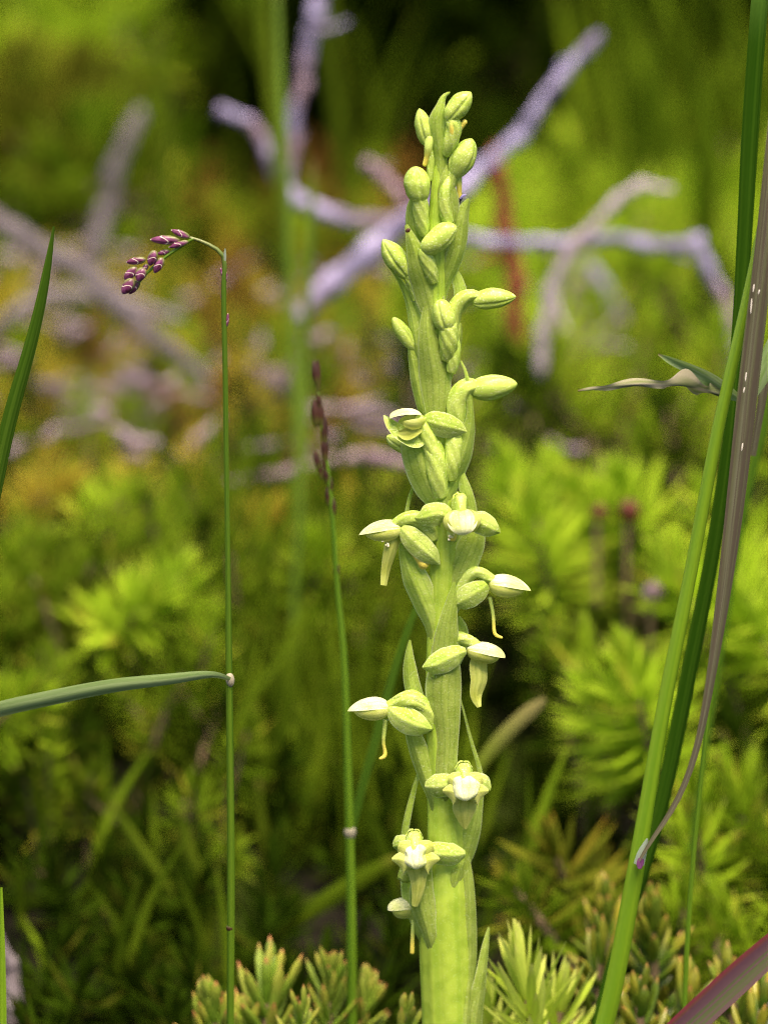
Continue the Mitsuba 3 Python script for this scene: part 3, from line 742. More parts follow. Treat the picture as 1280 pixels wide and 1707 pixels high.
for (x, y, l) in [(1256, 480, 14), (1252, 510, 26), (1243, 628, 16), (1240, 650, 10), (1237, 745, 14), (1265, 486, 8)]:
    part(g, 'glint_fleck', pod(at(x + 1, y - l / 2, -.0092), at(x - 1, y + l / 2, -.0092), 2.8 * S, 0.4, n=8, sides=8), 'glint_fleck')  # pale slivers laid on the leaf stand for specular glints
part(g, 'collar', blade(P([(1065, 1443), (1069, 1428), (1075, 1410), (1079, 1398)], -.0070), [18 * S, 17 * S, 10 * S, 2 * S], 14, 7, 0.5), 'ligule_skin', 'white papery collar')
part(g, 'collar_base', blade(P([(1066, 1449), (1067, 1440), (1069, 1432)], -.0080), [6 * S, 12 * S, 9 * S], 8, 7, 0.5), 'magenta_skin', 'magenta ring under the collar')

g = thing('reed_leaf', 'broad dark green grass blade standing behind the large stalk at right', 'grass')
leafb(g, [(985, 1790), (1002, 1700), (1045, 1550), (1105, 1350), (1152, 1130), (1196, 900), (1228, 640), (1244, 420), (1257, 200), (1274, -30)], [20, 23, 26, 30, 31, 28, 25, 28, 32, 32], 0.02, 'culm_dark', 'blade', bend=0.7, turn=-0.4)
g = thing('reed_leaf', 'dull red-brown blade at the right edge behind the flecked purple leaf', 'grass')
leafb(g, [(1255, 760), (1268, 680), (1280, 610), (1310, 480)], [10, 14, 16, 16], 0.02, 'purple_blade', 'blade')
g = thing('grass_blade', 'blurred light green blade at the right edge behind the purple leaf', 'grass')
leafb(g, [(1150, 1420), (1215, 1000), (1255, 780), (1300, 620)], [8, 12, 16, 20], 0.10, 'grass_green', 'blade')

g = thing('small_herb', 'small herb with narrow leaves, one withered and pale, pointing left from behind the large stalk', 'herb')
Y = 0.010
stalk(g, [(1150, 1500), (1180, 1200), (1215, 900), (1228, 720), (1232, 660)], [9, 9, 8, 8, 7], Y, 'culm_green')
leafb(g, [(1232, 664, .01), (1215, 652, .008), (1190, 634, .005), (1150, 612, .002), (1120, 600, 0), (1097, 590, 0)], [10, 22, 27, 20, 14, 3], Y, 'herb_leaf', bend=-0.6, turn=0.3)
leafb(g, [(1215, 660, .008), (1184, 654, .003), (1140, 644, -.002), (1100, 641, -.004), (1050, 641, -.005), (1000, 648, -.004), (963, 652, -.002)], [8, 20, 30, 15, 14, 9, 3], Y, 'dry_leaf', bend=0.8, turn=[0.2, 0.3, 0.9, 0.3, 0.1, 0.4, 0.2], wav=0.9, label='withered whitish leaf with a brown tip')
leafb(g, [(1240, 680, .01), (1262, 640, .01), (1285, 590, .01), (1310, 540, .01)], [8, 24, 34, 26], Y, 'herb_leaf', bend=0.4, turn=0.3)

g = thing('red_grass', 'broad reddish purple grass blade crossing the bottom right corner', 'leaf')
red = root_down([(1040, 1806), (1090, 1760), (1150, 1705), (1220, 1640), (1290, 1578), (1400, 1490)], -0.04)
part(g, 'blade', blade(red, [w * px_size(-0.04) for w in ([30, 44, 50, 52, 52, 48, 40] if len(red) > 6 else [44, 50, 52, 52, 48, 40])], 70, 11, -0.3, 0.2, vid=len(USED)), 'red_leaf')


# ------------------------------------------------------------------ dead branches
def branch(label, pts, widths, Y, bsdf='dead_wood', name='dead_branch', seed=0, knobs=()):
    k = thing(name, label, 'branch')
    rng = np.random.default_rng(seed + 50)
    p = np.array(P(pts, Y))
    t = np.r_[0, np.cumsum(np.linalg.norm(np.diff(p, axis=0), axis=1))]
    t, s = t / t[-1], np.linspace(0, 1, 80)
    c = np.stack([np.interp(s, t, p[:, q]) for q in range(3)], 1)
    for _ in range(3):
        c[1:-1] = (c[:-2] + 2 * c[1:-1] + c[2:]) / 4
    r = along([w / 2 * 0.72 * px_size(Y) for w in widths], t, s)
    r = r * (1 + 0.4 * (meshkit.fbm(c * 110, 3, seed) - 0.5) + 0.25 * np.exp(-((s[:, None] - t[None, 1:-1]) / 0.02) ** 2).sum(1))
    r[-2:] *= np.array([0.8, 0.55])
    c = c + (np.stack([meshkit.fbm(c * 70 + q * 9, 3, seed + q) for q in range(3)], 1) - 0.5) * 0.005
    ms = [tube(c, r, 80, 14, vid=seed)]
    for q in rng.choice(np.arange(8, 72), 2 if len(pts) > 4 else 1, replace=False):      # side twigs, some broken off short
        d = unit(unit(c[q + 3] - c[q]) + rng.normal(0, 0.75, 3))
        l = (0.004 + 0.010 * rng.random())
        e = unit(d + rng.normal(0, 0.35, 3))
        ms.append(tube([c[q], c[q] + d * l * 0.5, c[q] + d * l * 0.5 + e * l * 0.5], [r[q] * 0.5, r[q] * 0.36, r[q] * 0.2], 12, 8, vid=seed + 1))
    v = join(ms)
    whole(k, v, bsdf)
    return k


branch('thick lavender grey dead branch rising to the upper right behind the orchid', [(500, 530), (560, 470), (620, 420), (690, 360), (770, 315), (860, 225), (940, 125), (1002, 52)], [44, 50, 52, 46, 40, 32, 26, 34], 0.42, seed=1)
branch('curved lavender dead branch arching down from the upper left to the thick branch', [(362, 185), (410, 205), (450, 255), (485, 320), (530, 350), (610, 368), (690, 372)], [32, 28, 30, 36, 32, 28, 24], 0.43, seed=2)
branch('pale upright dead branch crossing the top edge', [(480, 320), (488, 250), (505, 140), (525, 20), (540, -70)], [22, 24, 30, 38, 42], 0.45, seed=3)
branch('short pinkish dead twig left of the upper orchid buds', [(605, 270), (640, 305), (680, 345)], [26, 26, 22], 0.42, 'pink_wood', seed=4)
branch('horizontal lavender dead branch right of the orchid ending in a knob', [(740, 388), (820, 400), (960, 408), (1080, 408), (1165, 403)], [22, 26, 30, 28, 36], 0.40, seed=5)
branch('lavender dead branch dropping from the knob at right', [(1160, 396), (1180, 450), (1208, 510), (1222, 570), (1212, 640), (1195, 690)], [34, 28, 28, 28, 26, 20], 0.405, seed=6)
branch('pinkish white curved dead branch hanging below the horizontal branch', [(1128, 312), (1065, 305), (1020, 345), (958, 408), (920, 490), (900, 560), (904, 625)], [14, 22, 24, 30, 30, 30, 26], 0.395, 'pale_wood', seed=7)
branch('dim grey dead twig between the hanging branch and the knob', [(980, 440), (1010, 480), (1045, 540)], [30, 34, 26], 0.55, seed=8)
branch('long grey dead branch sloping down from the left edge', [(-60, 340), (20, 385), (110, 445), (200, 510), (290, 580), (350, 640)], [48, 46, 46, 42, 36, 26], 0.46, 'grey_wood', seed=9)
branch('thin grey dead branch arching at the left edge below the long grey one', [(-30, 560), (40, 505), (120, 490), (210, 505), (300, 525)], [30, 28, 28, 30, 24], 0.48, 'grey_wood', seed=10)
branch('blurred upright grey stick at the upper left', [(150, 500), (165, 400), (190, 290), (228, 185)], [30, 36, 36, 30], 0.60, 'grey_wood', seed=11)
branch('red brown dead stem standing behind the horizontal branch', [(870, 600), (858, 480), (845, 380), (828, 285), (820, 240)], [34, 40, 40, 36, 24], 0.45, 'red_wood', seed=12)
branch('pink and lavender dead stick lying on the mat left of the orchid', [(380, 800), (450, 785), (530, 762), (610, 756), (690, 775)], [14, 20, 24, 32, 22], 0.36, 'pink_wood', seed=13)
branch('pale pinkish upright twig behind the withered herb leaf', [(955, 760), (955, 660), (950, 570)], [30, 30, 26], 0.5, 'pink_wood', seed=14)
branch('pinkish stick slanting on the mat right of the nodding grass', [(290, 770), (330, 730), (362, 690)], [22, 24, 18], 0.42, 'pink_wood', seed=15)
branch('lavender dead stick in the bottom left corner', [(-20, 1530), (8, 1600), (25, 1680), (30, 1760)], [40, 40, 38, 30], 0.13, 'grey_wood', seed=16)
branch('grey dead stick lying at the left edge near the bottom', [(-40, 1545), (50, 1530), (130, 1510)], [34, 30, 18], 0.2, 'grey_wood', seed=17)
branch('pinkish stick lying across the far side of the mat at left', [(60, 680), (160, 655), (270, 648), (360, 660)], [16, 22, 18, 12], 0.5, 'pink_wood', seed=18)


# ------------------------------------------------------------------ heath shoots
def needle(base, d, up, L, w, curl, vid, fat, rows):
    """One leaf along d from base: flat with a fold, or round and blunt."""
    d = unit(d)
    side = unit(np.cross(d, up) + 1e-9)
    nrm = np.cross(side, d)
    s = np.linspace(0, 1, rows)
    c = base + d * (s * L)[:, None] + nrm * (curl * L * s ** 2)[:, None]
    if fat:
        w_ = w / 2 * np.minimum(np.interp(s, [0, 0.2, 0.75, 0.93, 1], [0.55, 0.9, 1.05, 0.75, 0.05]), 9)
        a = np.arange(7) * math.pi / 3
        v = c[:, None] + w_[:, None, None] * (np.cos(a)[None, :, None] * side + 0.75 * np.sin(a)[None, :, None] * nrm)
        u = np.linspace(0, 1, 7)
    else:
        w_ = w / 2 * np.interp(s, [0, 0.15, 0.6, 0.85, 1], [0.5, 0.85, 1, 0.75, 0.06])
        x = np.array([-1, 0, 1.0])
        v = c[:, None] + w_[:, None, None] * (x[None, :, None] * side + 0.45 * np.abs(x)[None, :, None] * nrm)
        u = np.array([0.02, 0.5, 0.98])
    uv = np.stack(np.broadcast_arrays(u[None], (s * 0.98 + 0.01)[:, None] + vid), -1)
    return v.reshape(-1, 3), grid(rows, len(u)), uv.reshape(-1, 2)


def shoot(seed, H, count, L, w, lean=(0, 0), fat=False, rows=4, low=0.2, open_=75, close=18, curl=0.18):
    """(stem, list of leaves) of one upright shoot at the origin."""
    rng = np.random.default_rng(seed)
    b = rng.normal(0, 0.12, 2)
    pts = [np.array([0, 0, -0.004]), np.array([lean[0] * 0.4 + b[0] * H * .3, lean[1] * 0.4 + b[1] * H * .3, H * 0.5]), np.array([lean[0], lean[1], H])]
    c, t, s = curve(pts, 30)
    tg = unit(np.gradient(c, axis=0))
    st = tube(pts, [w * 0.8, w * 0.7, w * 0.35], 10, 6)
    out = []
    for i in range(count):
        q = low + (1 - low) * (i + 0.5) / count
        j = q * 29
        base = c[int(j)] + (c[min(29, int(j) + 1)] - c[int(j)]) * (j - int(j))
        ax = tg[int(j)]
        phi = i * 2.39996 + rng.normal(0, 0.25)
        x = unit(np.cross(ax, [0.3, 0.9, 0.1]))
        rad = math.cos(phi) * x + math.sin(phi) * np.cross(ax, x)
        th = (open_ + (close - open_) * ((q - low) / (1 - low)) ** 2.2 + rng.normal(0, 7)) * DEG
        d = ax * math.cos(th) + rad * math.sin(th)
        l = L * (0.75 + 0.35 * rng.random()) * (1 - 0.35 * max(0, (q - 0.85) / 0.15))
        out.append(needle(base, d, ax, l, w * (0.85 + 0.3 * rng.random()), curl * (0.5 + rng.random()), int(rng.integers(1, 900)), fat, rows))
    return st, out


def moved(mesh, M):
    v, f, uv = mesh
    return v @ M[:3, :3].T + M[:3, 3], f, uv


def pose(x, y, z, scale, yaw, tilt=0.0, tiltdir=0.0):
    M = T().translate([x, y, z]) @ T().rotate([math.cos(tiltdir), math.sin(tiltdir), 0], math.degrees(tilt)) @ T().rotate([0, 0, 1], math.degrees(yaw)) @ T().scale(scale)
    return M


# the near shoots, every leaf a part
def hero(label, px, py, Y, tip_px, tip_py, count, L, w, bsdf, fat, seed, group=None, **kw):
    """A shoot whose top stands at pixel (tip_px, tip_py) at distance Y behind the orchid; foot on the ground."""
    top = at(tip_px, tip_py, Y)
    foot = at(px, py, Y)
    foot[2] = float(height(foot[0], foot[1])) if foot[2] < 0.03 or py > 1600 else foot[2]
    foot[2] = float(height(foot[0], foot[1]))
    H = top[2] - foot[2]
    k = thing('heath_shoot', label, 'shoot', group)
    st, leaves = shoot(seed, H, count, L, w, (top[0] - foot[0], 0), fat, 6 if fat else 5, **kw)
    M = np.eye(4)
    M[:3, 3] = foot
    part(k, 'stem', moved(st, M), 'twig_bark')
    for lf in leaves:
        part(k, 'leaf', moved(lf, M), bsdf)
    return k


hero('bright yellow-green heath shoot fanning out at the foot of the orchid on its right', 862, 1780, 0.022, 872, 1622, 92, 0.0140, 0.0018, 'tuft_needle', False, 3, low=0.35, open_=82, close=12)
hero('yellow-green heath shoot low at the bottom edge right of the orchid leaf', 925, 1790, 0.03, 935, 1668, 70, 0.0130, 0.0017, 'tuft_needle', False, 4, low=0.3, open_=82, close=14)
hero('small yellow-green heath shoot tucked behind the bluish lowest orchid leaf', 815, 1800, 0.03, 815, 1680, 56, 0.0120, 0.0016, 'tuft_needle', False, 14, low=0.3, open_=80, close=14)
hero('heath shoot with one long red-tipped leaf at the bottom edge near the nodding grass', 452, 1800, 0.045, 450, 1640, 34, 0.0125, 0.0022, 'fat_needle', True, 5, low=0.4, open_=55, close=6)
hero('red-tipped heath shoot left of the nodding grass foot', 355, 1830, 0.04, 352, 1675, 34, 0.0105, 0.0021, 'fat_needle', True, 6, low=0.4, open_=55, close=8)
hero('low red-tipped heath shoot between the nodding grass and the tall-leaved shoot', 405, 1830, 0.045, 404, 1705, 30, 0.0100, 0.0021, 'fat_needle', True, 15, low=0.4, open_=60, close=8)
hero('pale tufted heath shoot at the bottom edge left of the orchid', 545, 1790, 0.05, 550, 1625, 60, 0.0090, 0.0014, 'fat_needle', True, 7, low=0.25, open_=65)
hero('short orange-tipped heath shoot right of the pale tufted one', 610, 1790, 0.055, 612, 1648, 54, 0.0085, 0.0014, 'fat_needle', True, 8, low=0.25, open_=70)
hero('low orange-tipped heath shoot left of the pale tufted one', 500, 1800, 0.022, 502, 1690, 44, 0.0080, 0.0014, 'fat_needle', True, 16, low=0.25, open_=70)
hero('orange-tipped heath shoot touching the left foot of the orchid stem', 672, 1800, 0.02, 676, 1690, 40, 0.0075, 0.0014, 'fat_needle', True, 9, low=0.3, open_=65)
for i, (x, y, Y, tx, ty, n, L, w, lab) in enumerate([
        (1000, 1760, 0.05, 1000, 1590, 26, .011, .0018, 'thick-leaved heath shoot at the foot of the large grass stalk'),
        (1090, 1760, 0.06, 1085, 1530, 40, .010, .0018, 'tall thick-leaved heath shoot right of the large grass stalk'),
        (1150, 1790, 0.04, 1150, 1650, 26, .010, .0020, 'thick-leaved heath shoot beside the upper edge of the reddish leaf'),
        (1060, 1790, 0.03, 1065, 1668, 26, .009, .0019, 'low thick-leaved heath shoot between the large stalk and the reddish leaf'),
        (1215, 1800, 0.05, 1215, 1640, 26, .010, .0019, 'thick-leaved heath shoot behind the reddish leaf'),
        (1000, 1560, 0.075, 1005, 1495, 30, .008, .0017, 'blunt-leaved heath shoot left of the large grass stalk, below its collar'),
        (1270, 1800, 0.03, 1275, 1660, 22, .009, .0018, 'thick-leaved heath shoot in the bottom right corner')]):
    hero(lab, x, y, Y, tx, ty, n, L * 1.15, w * 1.15, 'green_needle', True, 20 + i, low=0.35, open_=65, close=8)

# blurred shoots that stand out, one by one: top pixel, distance, count, leaf length, width, material
MID = [(925, 1375, .13, 34, .014, .0022, 'needle_olive', 'orange and olive heath shoot right of the lowest orchid flowers'),
       (860, 1440, .12, 30, .012, .0020, 'needle_green', 'olive heath shoot close right of the lower orchid stem'),
       (950, 1480, .13, 30, .012, .0020, 'needle_green', 'olive heath shoot between the orchid and the large grass stalk'),
       (1200, 880, .24, 56, .016, .0024, 'needle_lime', 'bright blurred heath shoot right of the large stalk at mid height'),
       (1120, 900, .22, 60, .016, .0024, 'needle_lime', 'bright blurred heath shoot left of the large stalk at mid height'),
       (1050, 1060, .17, 60, .015, .0022, 'needle_lime', 'bright blurred heath shoot right of the twisted-lip flower'),
       (1000, 1110, .18, 50, .015, .0022, 'needle_lime', 'bright blurred heath shoot lower right of the twisted-lip flower'),
       (1240, 960, .22, 50, .016, .0024, 'needle_lime', 'bright blurred heath shoot at the right edge below mid height'),
       (290, 930, .26, 60, .015, .0022, 'needle_lime', 'bright blurred heath shoot left of the nodding grass stalk'),
       (250, 960, .25, 50, .014, .0022, 'needle_lime', 'second bright blurred heath shoot left of the nodding grass stalk'),
       (160, 900, .27, 70, .009, .0016, 'needle_green', 'dense dark green heath shoot on the left mat'),
       (210, 890, .28, 70, .009, .0016, 'needle_green', 'dense green heath shoot beside the bright ones on the left mat'),
       (40, 1120, .19, 50, .013, .0022, 'needle_bright', 'bright heath shoot at the left edge above the grass leaf'),
       (110, 1240, .27, 50, .012, .0020, 'needle_green', 'green heath shoot at the left below the grass leaf'),
       (20, 1230, .26, 50, .012, .0020, 'needle_green', 'green heath shoot at the left edge below the grass leaf'),
       (540, 870, .30, 60, .013, .0022, 'needle_bright', 'bright blurred heath shoot behind the maroon grass spike'),
       (850, 735, .29, 60, .015, .0024, 'needle_lime', 'bright blurred heath shoot right of the topmost open flower'),
       (945, 755, .30, 60, .016, .0024, 'needle_lime', 'bright blurred heath shoot on the right mat near the small red buds'),
       (1040, 770, .29, 60, .016, .0024, 'needle_lime', 'bright blurred heath shoot on the right mat left of the large stalk'),
       (1190, 800, .28, 60, .016, .0024, 'needle_lime', 'bright blurred heath shoot behind the purple-grey leaf at the right'),
       (890, 800, .27, 56, .015, .0022, 'needle_lime', 'bright blurred heath shoot close right of the forward facing middle flower'),
       (330, 850, .33, 60, .012, .0020, 'needle_bright', 'yellow-green heath shoot behind the nodding grass stalk at mid height'),
       (110, 770, .36, 60, .011, .0020, 'needle_gold', 'golden heath shoot on the left mat below the sharp left blade'),
       (60, 880, .29, 60, .011, .0019, 'needle_bright', 'yellow-green heath shoot near the left edge above the grass leaf'),
       (215, 790, .34, 56, .010, .0019, 'needle_lime', 'light green heath shoot high on the left mat beside the nodding grass'),
       (440, 830, .33, 56, .011, .0020, 'needle_gold', 'golden heath shoot on the mat between the two sharp grass stalks'),
       (930, 210, 1.0, 60, .028, .0050, 'needle_bright', 'tall feathery blurred shoot in front of the dark background, upper right of the orchid'),
       (1040, 350, .9, 50, .022, .0045, 'needle_bright', 'blurred feathery shoot above the hanging pink branch')]
for i, (tx, ty, Y, n, L, w, m, lab) in enumerate(MID):
    top = at(tx, ty, Y)
    g0 = float(height(top[0], top[1]))
    k = thing('heath_shoot', lab, 'shoot')
    lean = np.array([(-1 if tx > 640 else 1) * (0.012 + 0.014 * ((i * 7) % 5) / 4), -0.010 + 0.006 * (i % 3)]) if Y < 0.5 else np.zeros(2)
    top[:2] -= lean
    st, leaves = shoot(100 + i, max(0.02, top[2] - g0 - 0.45 * L), int(n * (1.7 if Y < 0.5 and L > 0.01 else 1)), L * (1.1 if Y < 0.5 else 1), w * 0.9, lean, low=0.62 if Y < 0.5 else 0.2, open_=100, close=8)
    M = np.eye(4)
    M[:3, 3] = (top[0], top[1], g0)
    part(k, 'stem', moved(st, M), 'twig_bark')
    for lf in leaves:
        part(k, 'leaf', moved(lf, M), m)

# the mat of shoots: prototypes, then one entry per copy
PROTO = []
for i in range(12):
    H = 0.042 + 0.002 * (i % 4)
    PROTO.append(shoot(300 + i, H, 64, 0.0125 + 0.0015 * (i % 3), 0.0019, rows=3, low=0.42, open_=100, close=10, lean=(0.012 * math.cos(i * 2.1), 0.012 * math.sin(i * 2.1) - 0.006)))
PLY = {}


def proto_ply(i, m):
    if (i, m) not in PLY:
        st, lv = PROTO[i]
        v, f, uv = join(lv)
        s, sf, suv = st
        PLY[i, m] = (mikit.ply((s, sf), 'twig_bark', smooth=True, uv=suv), mikit.ply((v, f), m, smooth=True, uv=uv))
    return PLY[i, m]


rng = np.random.default_rng(11)
COPIES, STUFF = [], {}
spots = []
tries = 0
while len(spots) < 3100 and tries < 60000:
    tries += 1
    y = 0.10 + 1.9 * rng.random() ** 1.3
    half = 0.085 * (y + DIST) * (1.45 if rng.random() < 0.72 else 2.6) + 0.03
    x = (rng.random() * 2 - 1) * half
    px = x / (0.08 * (y + DIST)) * 640 + 640
    # the dark hollow at the lower left and behind the orchid's foot stays open
    if y < 0.30 and -0.032 < x < 0.055 - 0.1 * (y - 0.1) or y < 0.19 and x <= -0.032:
        continue
    if y < 0.22 and x > 0.0 and rng.random() < 0.55:
        continue
    gap = 0.0125 + 0.012 * y if x > 0.0 else 0.0105 if y < 0.36 else 0.0095 + 0.006 * y
    if any((x - a) ** 2 + (y - b) ** 2 < gap * gap for a, b in spots):
        continue
    spots.append((x, y))
spots.sort(key=lambda s: s[1])
COLS = [(0, 'at the left edge'), (110, 'left of the nodding seed head'), (250, 'under the nodding seed head'), (400, 'behind the tall blurred stalk'), (520, 'behind the maroon grass spike'), (620, 'behind the orchid'),
        (760, 'close right of the orchid'), (860, 'below the hanging pink branch'), (980, 'below the withered herb leaf'), (1090, 'left of the purple-grey leaf'), (1190, 'at the right edge')]
LOOK = {'needle_olive': 'olive', 'needle_lime': 'lime green', 'needle_rust': 'rusty brown', 'needle_gold': 'golden orange-tipped', 'needle_bright': 'bright yellow-green', 'needle_green': 'mid green', 'needle_dark_shade': 'dark green'}


def place_of(x, y, z):
    """(column, row) in words of a thing's top, or None outside the frame."""
    d = np.array([x, y, z]) - CAM
    t = d @ FWD
    px, py = 640 + d[0] / t / 0.08 * 640, 853.5 - (d @ UP) / t / 0.08 * 640
    if not (0 <= px < 1280 and 0 <= py < 1780):
        return None
    col = [c for q, c in COLS if px >= q][-1]
    return col, 'low in the hollow' if py > 1150 else "on the mat's near slope" if py > 900 else 'on the mat' if py > 760 else 'on the far mat' if py > 640 else 'on the farthest mat'


made = 0
for n, (x, y) in enumerate(spots):
    left = x / (0.08 * (y + DIST)) < 0.12
    q = float(meshkit.fbm(np.array([x * 14, y * 8, 3.0]), 2, 21))
    r = rng.random()
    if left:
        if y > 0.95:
            m = 'needle_gold' if x < -0.13 and r < 0.06 else 'needle_bright' if x < -0.10 and r < 0.5 else 'needle_green' if r > 0.9 else 'needle_dark_shade'
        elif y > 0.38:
            m = 'needle_gold' if r < (0.34 if y < 0.75 else 0.12) else 'needle_rust' if r < 0.46 else 'needle_bright' if r < 0.70 else 'needle_green' if r < 0.82 else 'needle_dark_shade'
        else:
            m = 'needle_bright' if r < 0.34 else 'needle_green' if r < 0.80 else 'needle_dark_shade'
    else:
        m = 'needle_dark_shade' if y > 0.78 and r < 0.9 else 'needle_lime' if q + 0.35 * r > 0.70 and y > 0.3 else 'needle_bright' if q + 0.35 * r > 0.50 else 'needle_green' if q + 0.3 * r > 0.5 else 'needle_dark_shade'  # far shoots get the dark colour in place of canopy shade
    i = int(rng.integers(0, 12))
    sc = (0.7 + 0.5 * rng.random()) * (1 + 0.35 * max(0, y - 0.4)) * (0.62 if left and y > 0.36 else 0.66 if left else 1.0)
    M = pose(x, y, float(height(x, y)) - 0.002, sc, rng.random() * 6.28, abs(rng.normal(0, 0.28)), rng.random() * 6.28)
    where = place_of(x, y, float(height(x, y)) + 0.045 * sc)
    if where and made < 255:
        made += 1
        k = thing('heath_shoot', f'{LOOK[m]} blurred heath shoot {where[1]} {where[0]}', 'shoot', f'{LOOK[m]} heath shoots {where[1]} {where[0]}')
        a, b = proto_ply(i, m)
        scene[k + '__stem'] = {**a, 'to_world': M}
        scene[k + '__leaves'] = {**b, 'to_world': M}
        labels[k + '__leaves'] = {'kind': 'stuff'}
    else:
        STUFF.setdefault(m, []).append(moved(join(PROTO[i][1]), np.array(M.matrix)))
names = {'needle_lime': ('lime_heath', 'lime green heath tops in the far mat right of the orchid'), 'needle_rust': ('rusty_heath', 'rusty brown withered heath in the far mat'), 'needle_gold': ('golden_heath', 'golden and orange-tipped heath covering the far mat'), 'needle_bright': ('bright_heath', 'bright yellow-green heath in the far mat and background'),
         'needle_green': ('green_heath', 'mid green heath filling the far mat and background'), 'needle_dark_shade': ('dark_heath', 'heath of the far mat in a dark green that stands for shade')}
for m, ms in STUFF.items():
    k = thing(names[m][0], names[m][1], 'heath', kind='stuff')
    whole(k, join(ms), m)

# ------------------------------------------------------------------ the shrubs of the background
def shrub(label, px, py, Y, W, seed, m, n=240, leaf=0.03):
    """A low bush: a few stems, and leaves through the volume of its crown, whose middle is seen at the pixel."""
    rng = np.random.default_rng(seed)
    c = at(px, py, Y)
    g0 = float(height(c[0], c[1]))
    k = thing('shrub', label, 'shrub')
    st, lv = [], []
    R = W / 2
    H = max(c[2] - g0, 0.03)
    foot = np.array([c[0], c[1], g0 - 0.004])
    for q in range(7):
        d = rng.normal(0, 1, 3)
        e = c + unit(d) * R * np.array([0.8, 0.8, 0.6])
        st.append(tube([foot + np.r_[rng.normal(0, 0.008, 2), 0], (foot + e) / 2 + rng.normal(0, 0.01, 3), e], [0.003, 0.002, 0.001], 8, 5))
    for q in range(n):
        d = unit(rng.normal(0, 1, 3))
        p = c + d * R * rng.random() ** 0.45 * np.array([1, 1, 0.75])
        if p[2] < g0:
            continue
        dd = unit(d * 0.8 + rng.normal(0, 0.5, 3) + [0, 0, 0.35])
        lv.append(needle(p, dd, np.array([0.1, 0.2, 1.0]), leaf * (0.7 + 0.6 * rng.random()), leaf * 0.3, 0.1, int(rng.integers(1, 900)), False, 4))
    part(k, 'stems', join(st), 'twig_bark')
    part(k, 'foliage', join(lv), m, kind='stuff')


SHR = [(60, 40, .95, .09, 'needle_lime', 'bright yellow shrub blurred in the top left corner'), (140, 90, .9, .07, 'needle_lime', 'bright yellow-green shrub blurred near the top left corner'),
       (30, 190, .85, .08, 'needle_bright', 'yellowish shrub at the left edge in the blurred background'), (75, 215, .8, .06, 'needle_olive', 'orange-tinted shrub at the upper left in the blurred background'),
       (180, 330, .75, .06, 'needle_green', 'green shrub behind the upright grey stick'), (745, 60, 1.0, .12, 'needle_green', 'broad green shrub in the far background above the orchid'),
       (300, -480, 1.2, .62, 'needle_dark_shade', 'tall dark shrub added mostly above the frame to shade the upper left background'), (640, -520, 1.2, .66, 'needle_dark_shade', 'tall dark shrub added mostly above the frame to shade behind the pale upright branch'),  # tall shrubs added mostly out of view so their crowns shade the background
       (990, -500, 1.25, .62, 'needle_dark_shade', 'tall dark shrub added mostly above the frame to shade past the branch end'), (1200, -60, 1.15, .24, 'needle_dark_shade', 'dark green shrub in the far background at upper right'),
       (1000, 130, 1.0, .08, 'needle_green', 'light green shrub behind the upper end of the thick branch'), (1160, 280, .85, .08, 'needle_green', 'green shrub in the background left of the dark grass blade'),
       (460, 250, 1.0, .14, 'needle_dark_shade', 'dark shrub behind the arching lavender branch')]
for i, (px, py, Y, W, m, lab) in enumerate(SHR):
    shrub(lab, px, py, Y, W, 700 + i, m, n=260 if W < .2 else 5200, leaf=0.016 if W < .2 else 0.034)

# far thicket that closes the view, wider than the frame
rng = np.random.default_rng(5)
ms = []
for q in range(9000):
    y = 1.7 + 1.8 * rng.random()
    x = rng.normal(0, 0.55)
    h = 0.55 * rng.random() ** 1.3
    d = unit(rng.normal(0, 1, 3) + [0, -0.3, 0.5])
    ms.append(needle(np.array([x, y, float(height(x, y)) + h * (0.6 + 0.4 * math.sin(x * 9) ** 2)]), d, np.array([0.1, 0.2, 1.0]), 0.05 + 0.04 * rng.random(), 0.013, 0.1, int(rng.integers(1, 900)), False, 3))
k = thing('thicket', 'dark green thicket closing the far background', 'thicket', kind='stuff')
whole(k, join(ms), 'needle_dark_shade')

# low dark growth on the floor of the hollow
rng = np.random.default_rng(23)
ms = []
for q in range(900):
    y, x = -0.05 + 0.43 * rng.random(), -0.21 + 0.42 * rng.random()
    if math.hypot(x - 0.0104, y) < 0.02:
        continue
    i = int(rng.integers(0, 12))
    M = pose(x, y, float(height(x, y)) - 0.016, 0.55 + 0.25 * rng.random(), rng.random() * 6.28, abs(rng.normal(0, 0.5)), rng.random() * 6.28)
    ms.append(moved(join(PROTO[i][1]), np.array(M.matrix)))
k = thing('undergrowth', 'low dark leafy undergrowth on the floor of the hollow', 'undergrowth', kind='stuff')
whole(k, join(ms), 'needle_dark_shade')

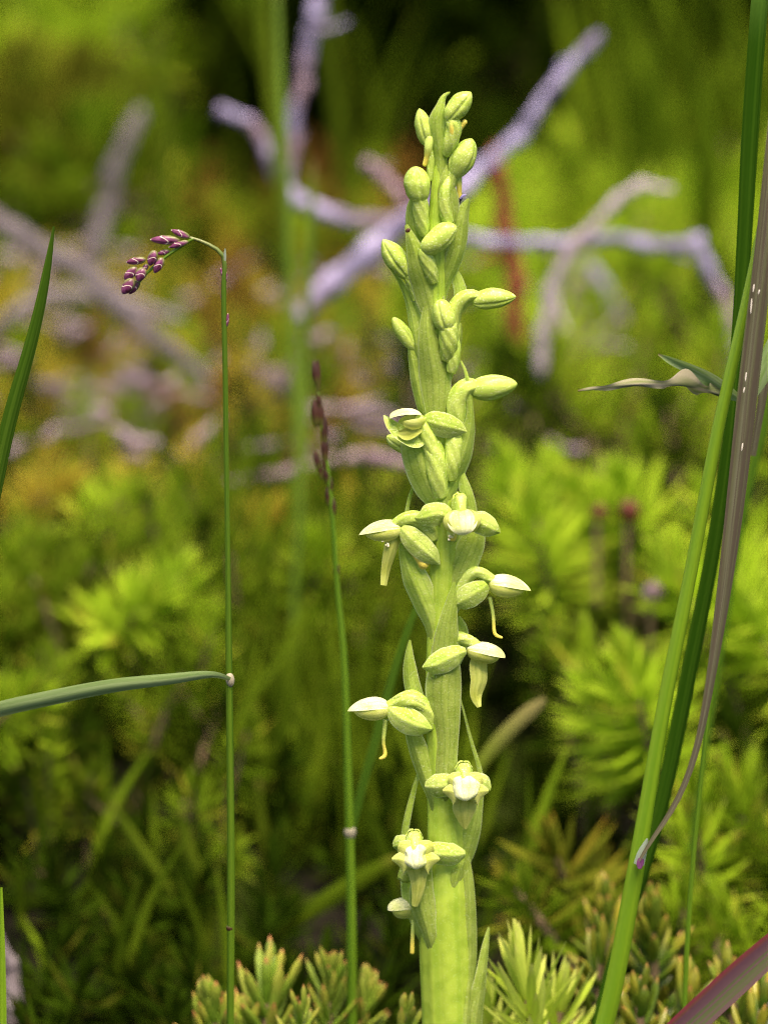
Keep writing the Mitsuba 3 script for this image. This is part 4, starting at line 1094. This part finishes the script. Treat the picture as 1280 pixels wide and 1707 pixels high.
# grass that nobody could count
rng = np.random.default_rng(8)
ms = []
for q in range(900):
    z = rng.random()
    if z < 0.30:      # the clump between the two sharp stalks and behind them
        y, x, h = 0.22 + 0.16 * rng.random(), -0.018 + 0.016 * rng.normal(), 0.022 + 0.028 * rng.random()
        if x > 0.012 or x < -0.05:
            continue
    elif z < 0.36:
        y, x, h = 0.12 + 0.2 * rng.random(), 0.055 + 0.04 * rng.normal(), 0.02 + 0.03 * rng.random()
    elif z < 0.42:
        y, x, h = 0.12 + 0.2 * rng.random(), -0.06 + 0.03 * rng.normal(), 0.02 + 0.025 * rng.random()
    else:
        y = 0.62 + 0.45 * rng.random()
        x, h = (rng.random() * 2 - 1) * 0.1 * (y + 0.9) * 1.4, 0.05 + 0.08 * rng.random()
        if x < 0.04 * (y + 0.8) and (y < 0.85 or rng.random() < 0.7):
            continue
    g0 = float(height(x, y))
    a = rng.random() * 6.28
    l = h * (0.1 + 0.4 * rng.random())
    p0 = np.array([x, y, g0 - 0.003])
    pts = [p0, p0 + [l * .3 * math.cos(a), l * .3 * math.sin(a), h * .55], p0 + [l * math.cos(a), l * math.sin(a), h]]
    w = (0.0012 + 0.0012 * rng.random()) * (1 if y < 0.5 else 1.7)
    ms.append(blade(pts, [w, w * 1.1, w * 0.15], 6, 3, 0.4, rng.normal(0, 0.5), vid=int(rng.integers(1, 900))))
k = thing('grass', 'blurred green grass growing in the hollow and behind the mat', 'grass', kind='stuff')
whole(k, join(ms), 'hollow_grass')

# ------------------------------------------------------------------ small things lying or standing on the mat
rng = np.random.default_rng(17)
for (px, py, Y, w, lab) in [(1045, 850, .27, 36, 'small red bud in the right mat, the larger one'), (995, 852, .27, 26, 'small red bud in the right mat left of the larger one'), (957, 788, .32, 26, 'small red bud higher on the right mat'),
                            (1085, 985, .22, 34, 'dull pink bud in the shade left of the large stalk')]:
    k = thing('heath_bud', lab, 'bud')
    s = px_size(Y)
    part(k, 'bud', pod(at(px, py + w * .5, Y), at(px + 6, py - w * .5, Y), w * s, seams=0.12, n=18, sides=20, blunt=0.7, lump=0.2), 'bud_red' if 'red' in lab else 'pink_wood')
    a = at(px, py + w * .3, Y)
    part(k, 'stem', tube([a, np.array([a[0], a[1], float(height(a[0], a[1])) - 0.003])], [0.0007, 0.0009], 5, 6), 'twig_bark')
for (px, py, Y, w, lab) in [(1272, 1700, .06, 46, 'pink heath bell in the bottom right corner'), (905, 1706, .07, 26, 'pink heath bell at the bottom edge right of the orchid')]:
    k = thing('heath_bell', lab, 'flower')
    s = px_size(Y)
    part(k, 'bell', pod(at(px - w * .2, py + w * .6, Y), at(px + w * .2, py - w * .55, Y), w * s, 0.9, 0.5, 0.4, seams=0.08, n=18, sides=20), 'pink_petal')
    a = at(px, py + w * .5, Y)
    part(k, 'stem', tube([a, np.array([a[0], a[1] + 0.002, float(height(a[0], a[1])) - 0.003])], [0.0006, 0.0008], 5, 6), 'twig_bark')
ms = []
for q in range(230):
    y = 0.36 + 0.35 * rng.random()
    x = (rng.random() - 0.85) * 0.2 * (y + DIST) + 0.02
    g0 = float(height(x, y)) + 0.022 + 0.016 * rng.random()
    a = rng.random() * 3.14
    l = 0.002 + 0.004 * rng.random() + 0.006 * rng.random() ** 6
    d = np.array([math.cos(a), math.sin(a) * .5, rng.normal(0, .25)]) * l
    c = np.array([x, y, g0])
    ms.append(tube([c - d, c + d * 0.1 + rng.normal(0, .001, 3), c + d], [0.0010 + .0008 * rng.random()] * 2 + [0.0006], 6, 6, vid=q))
k = thing('litter', 'pinkish and lavender bits of dead twig scattered through the left mat', 'litter', kind='stuff')
whole(k, join(ms), 'litter_wood')
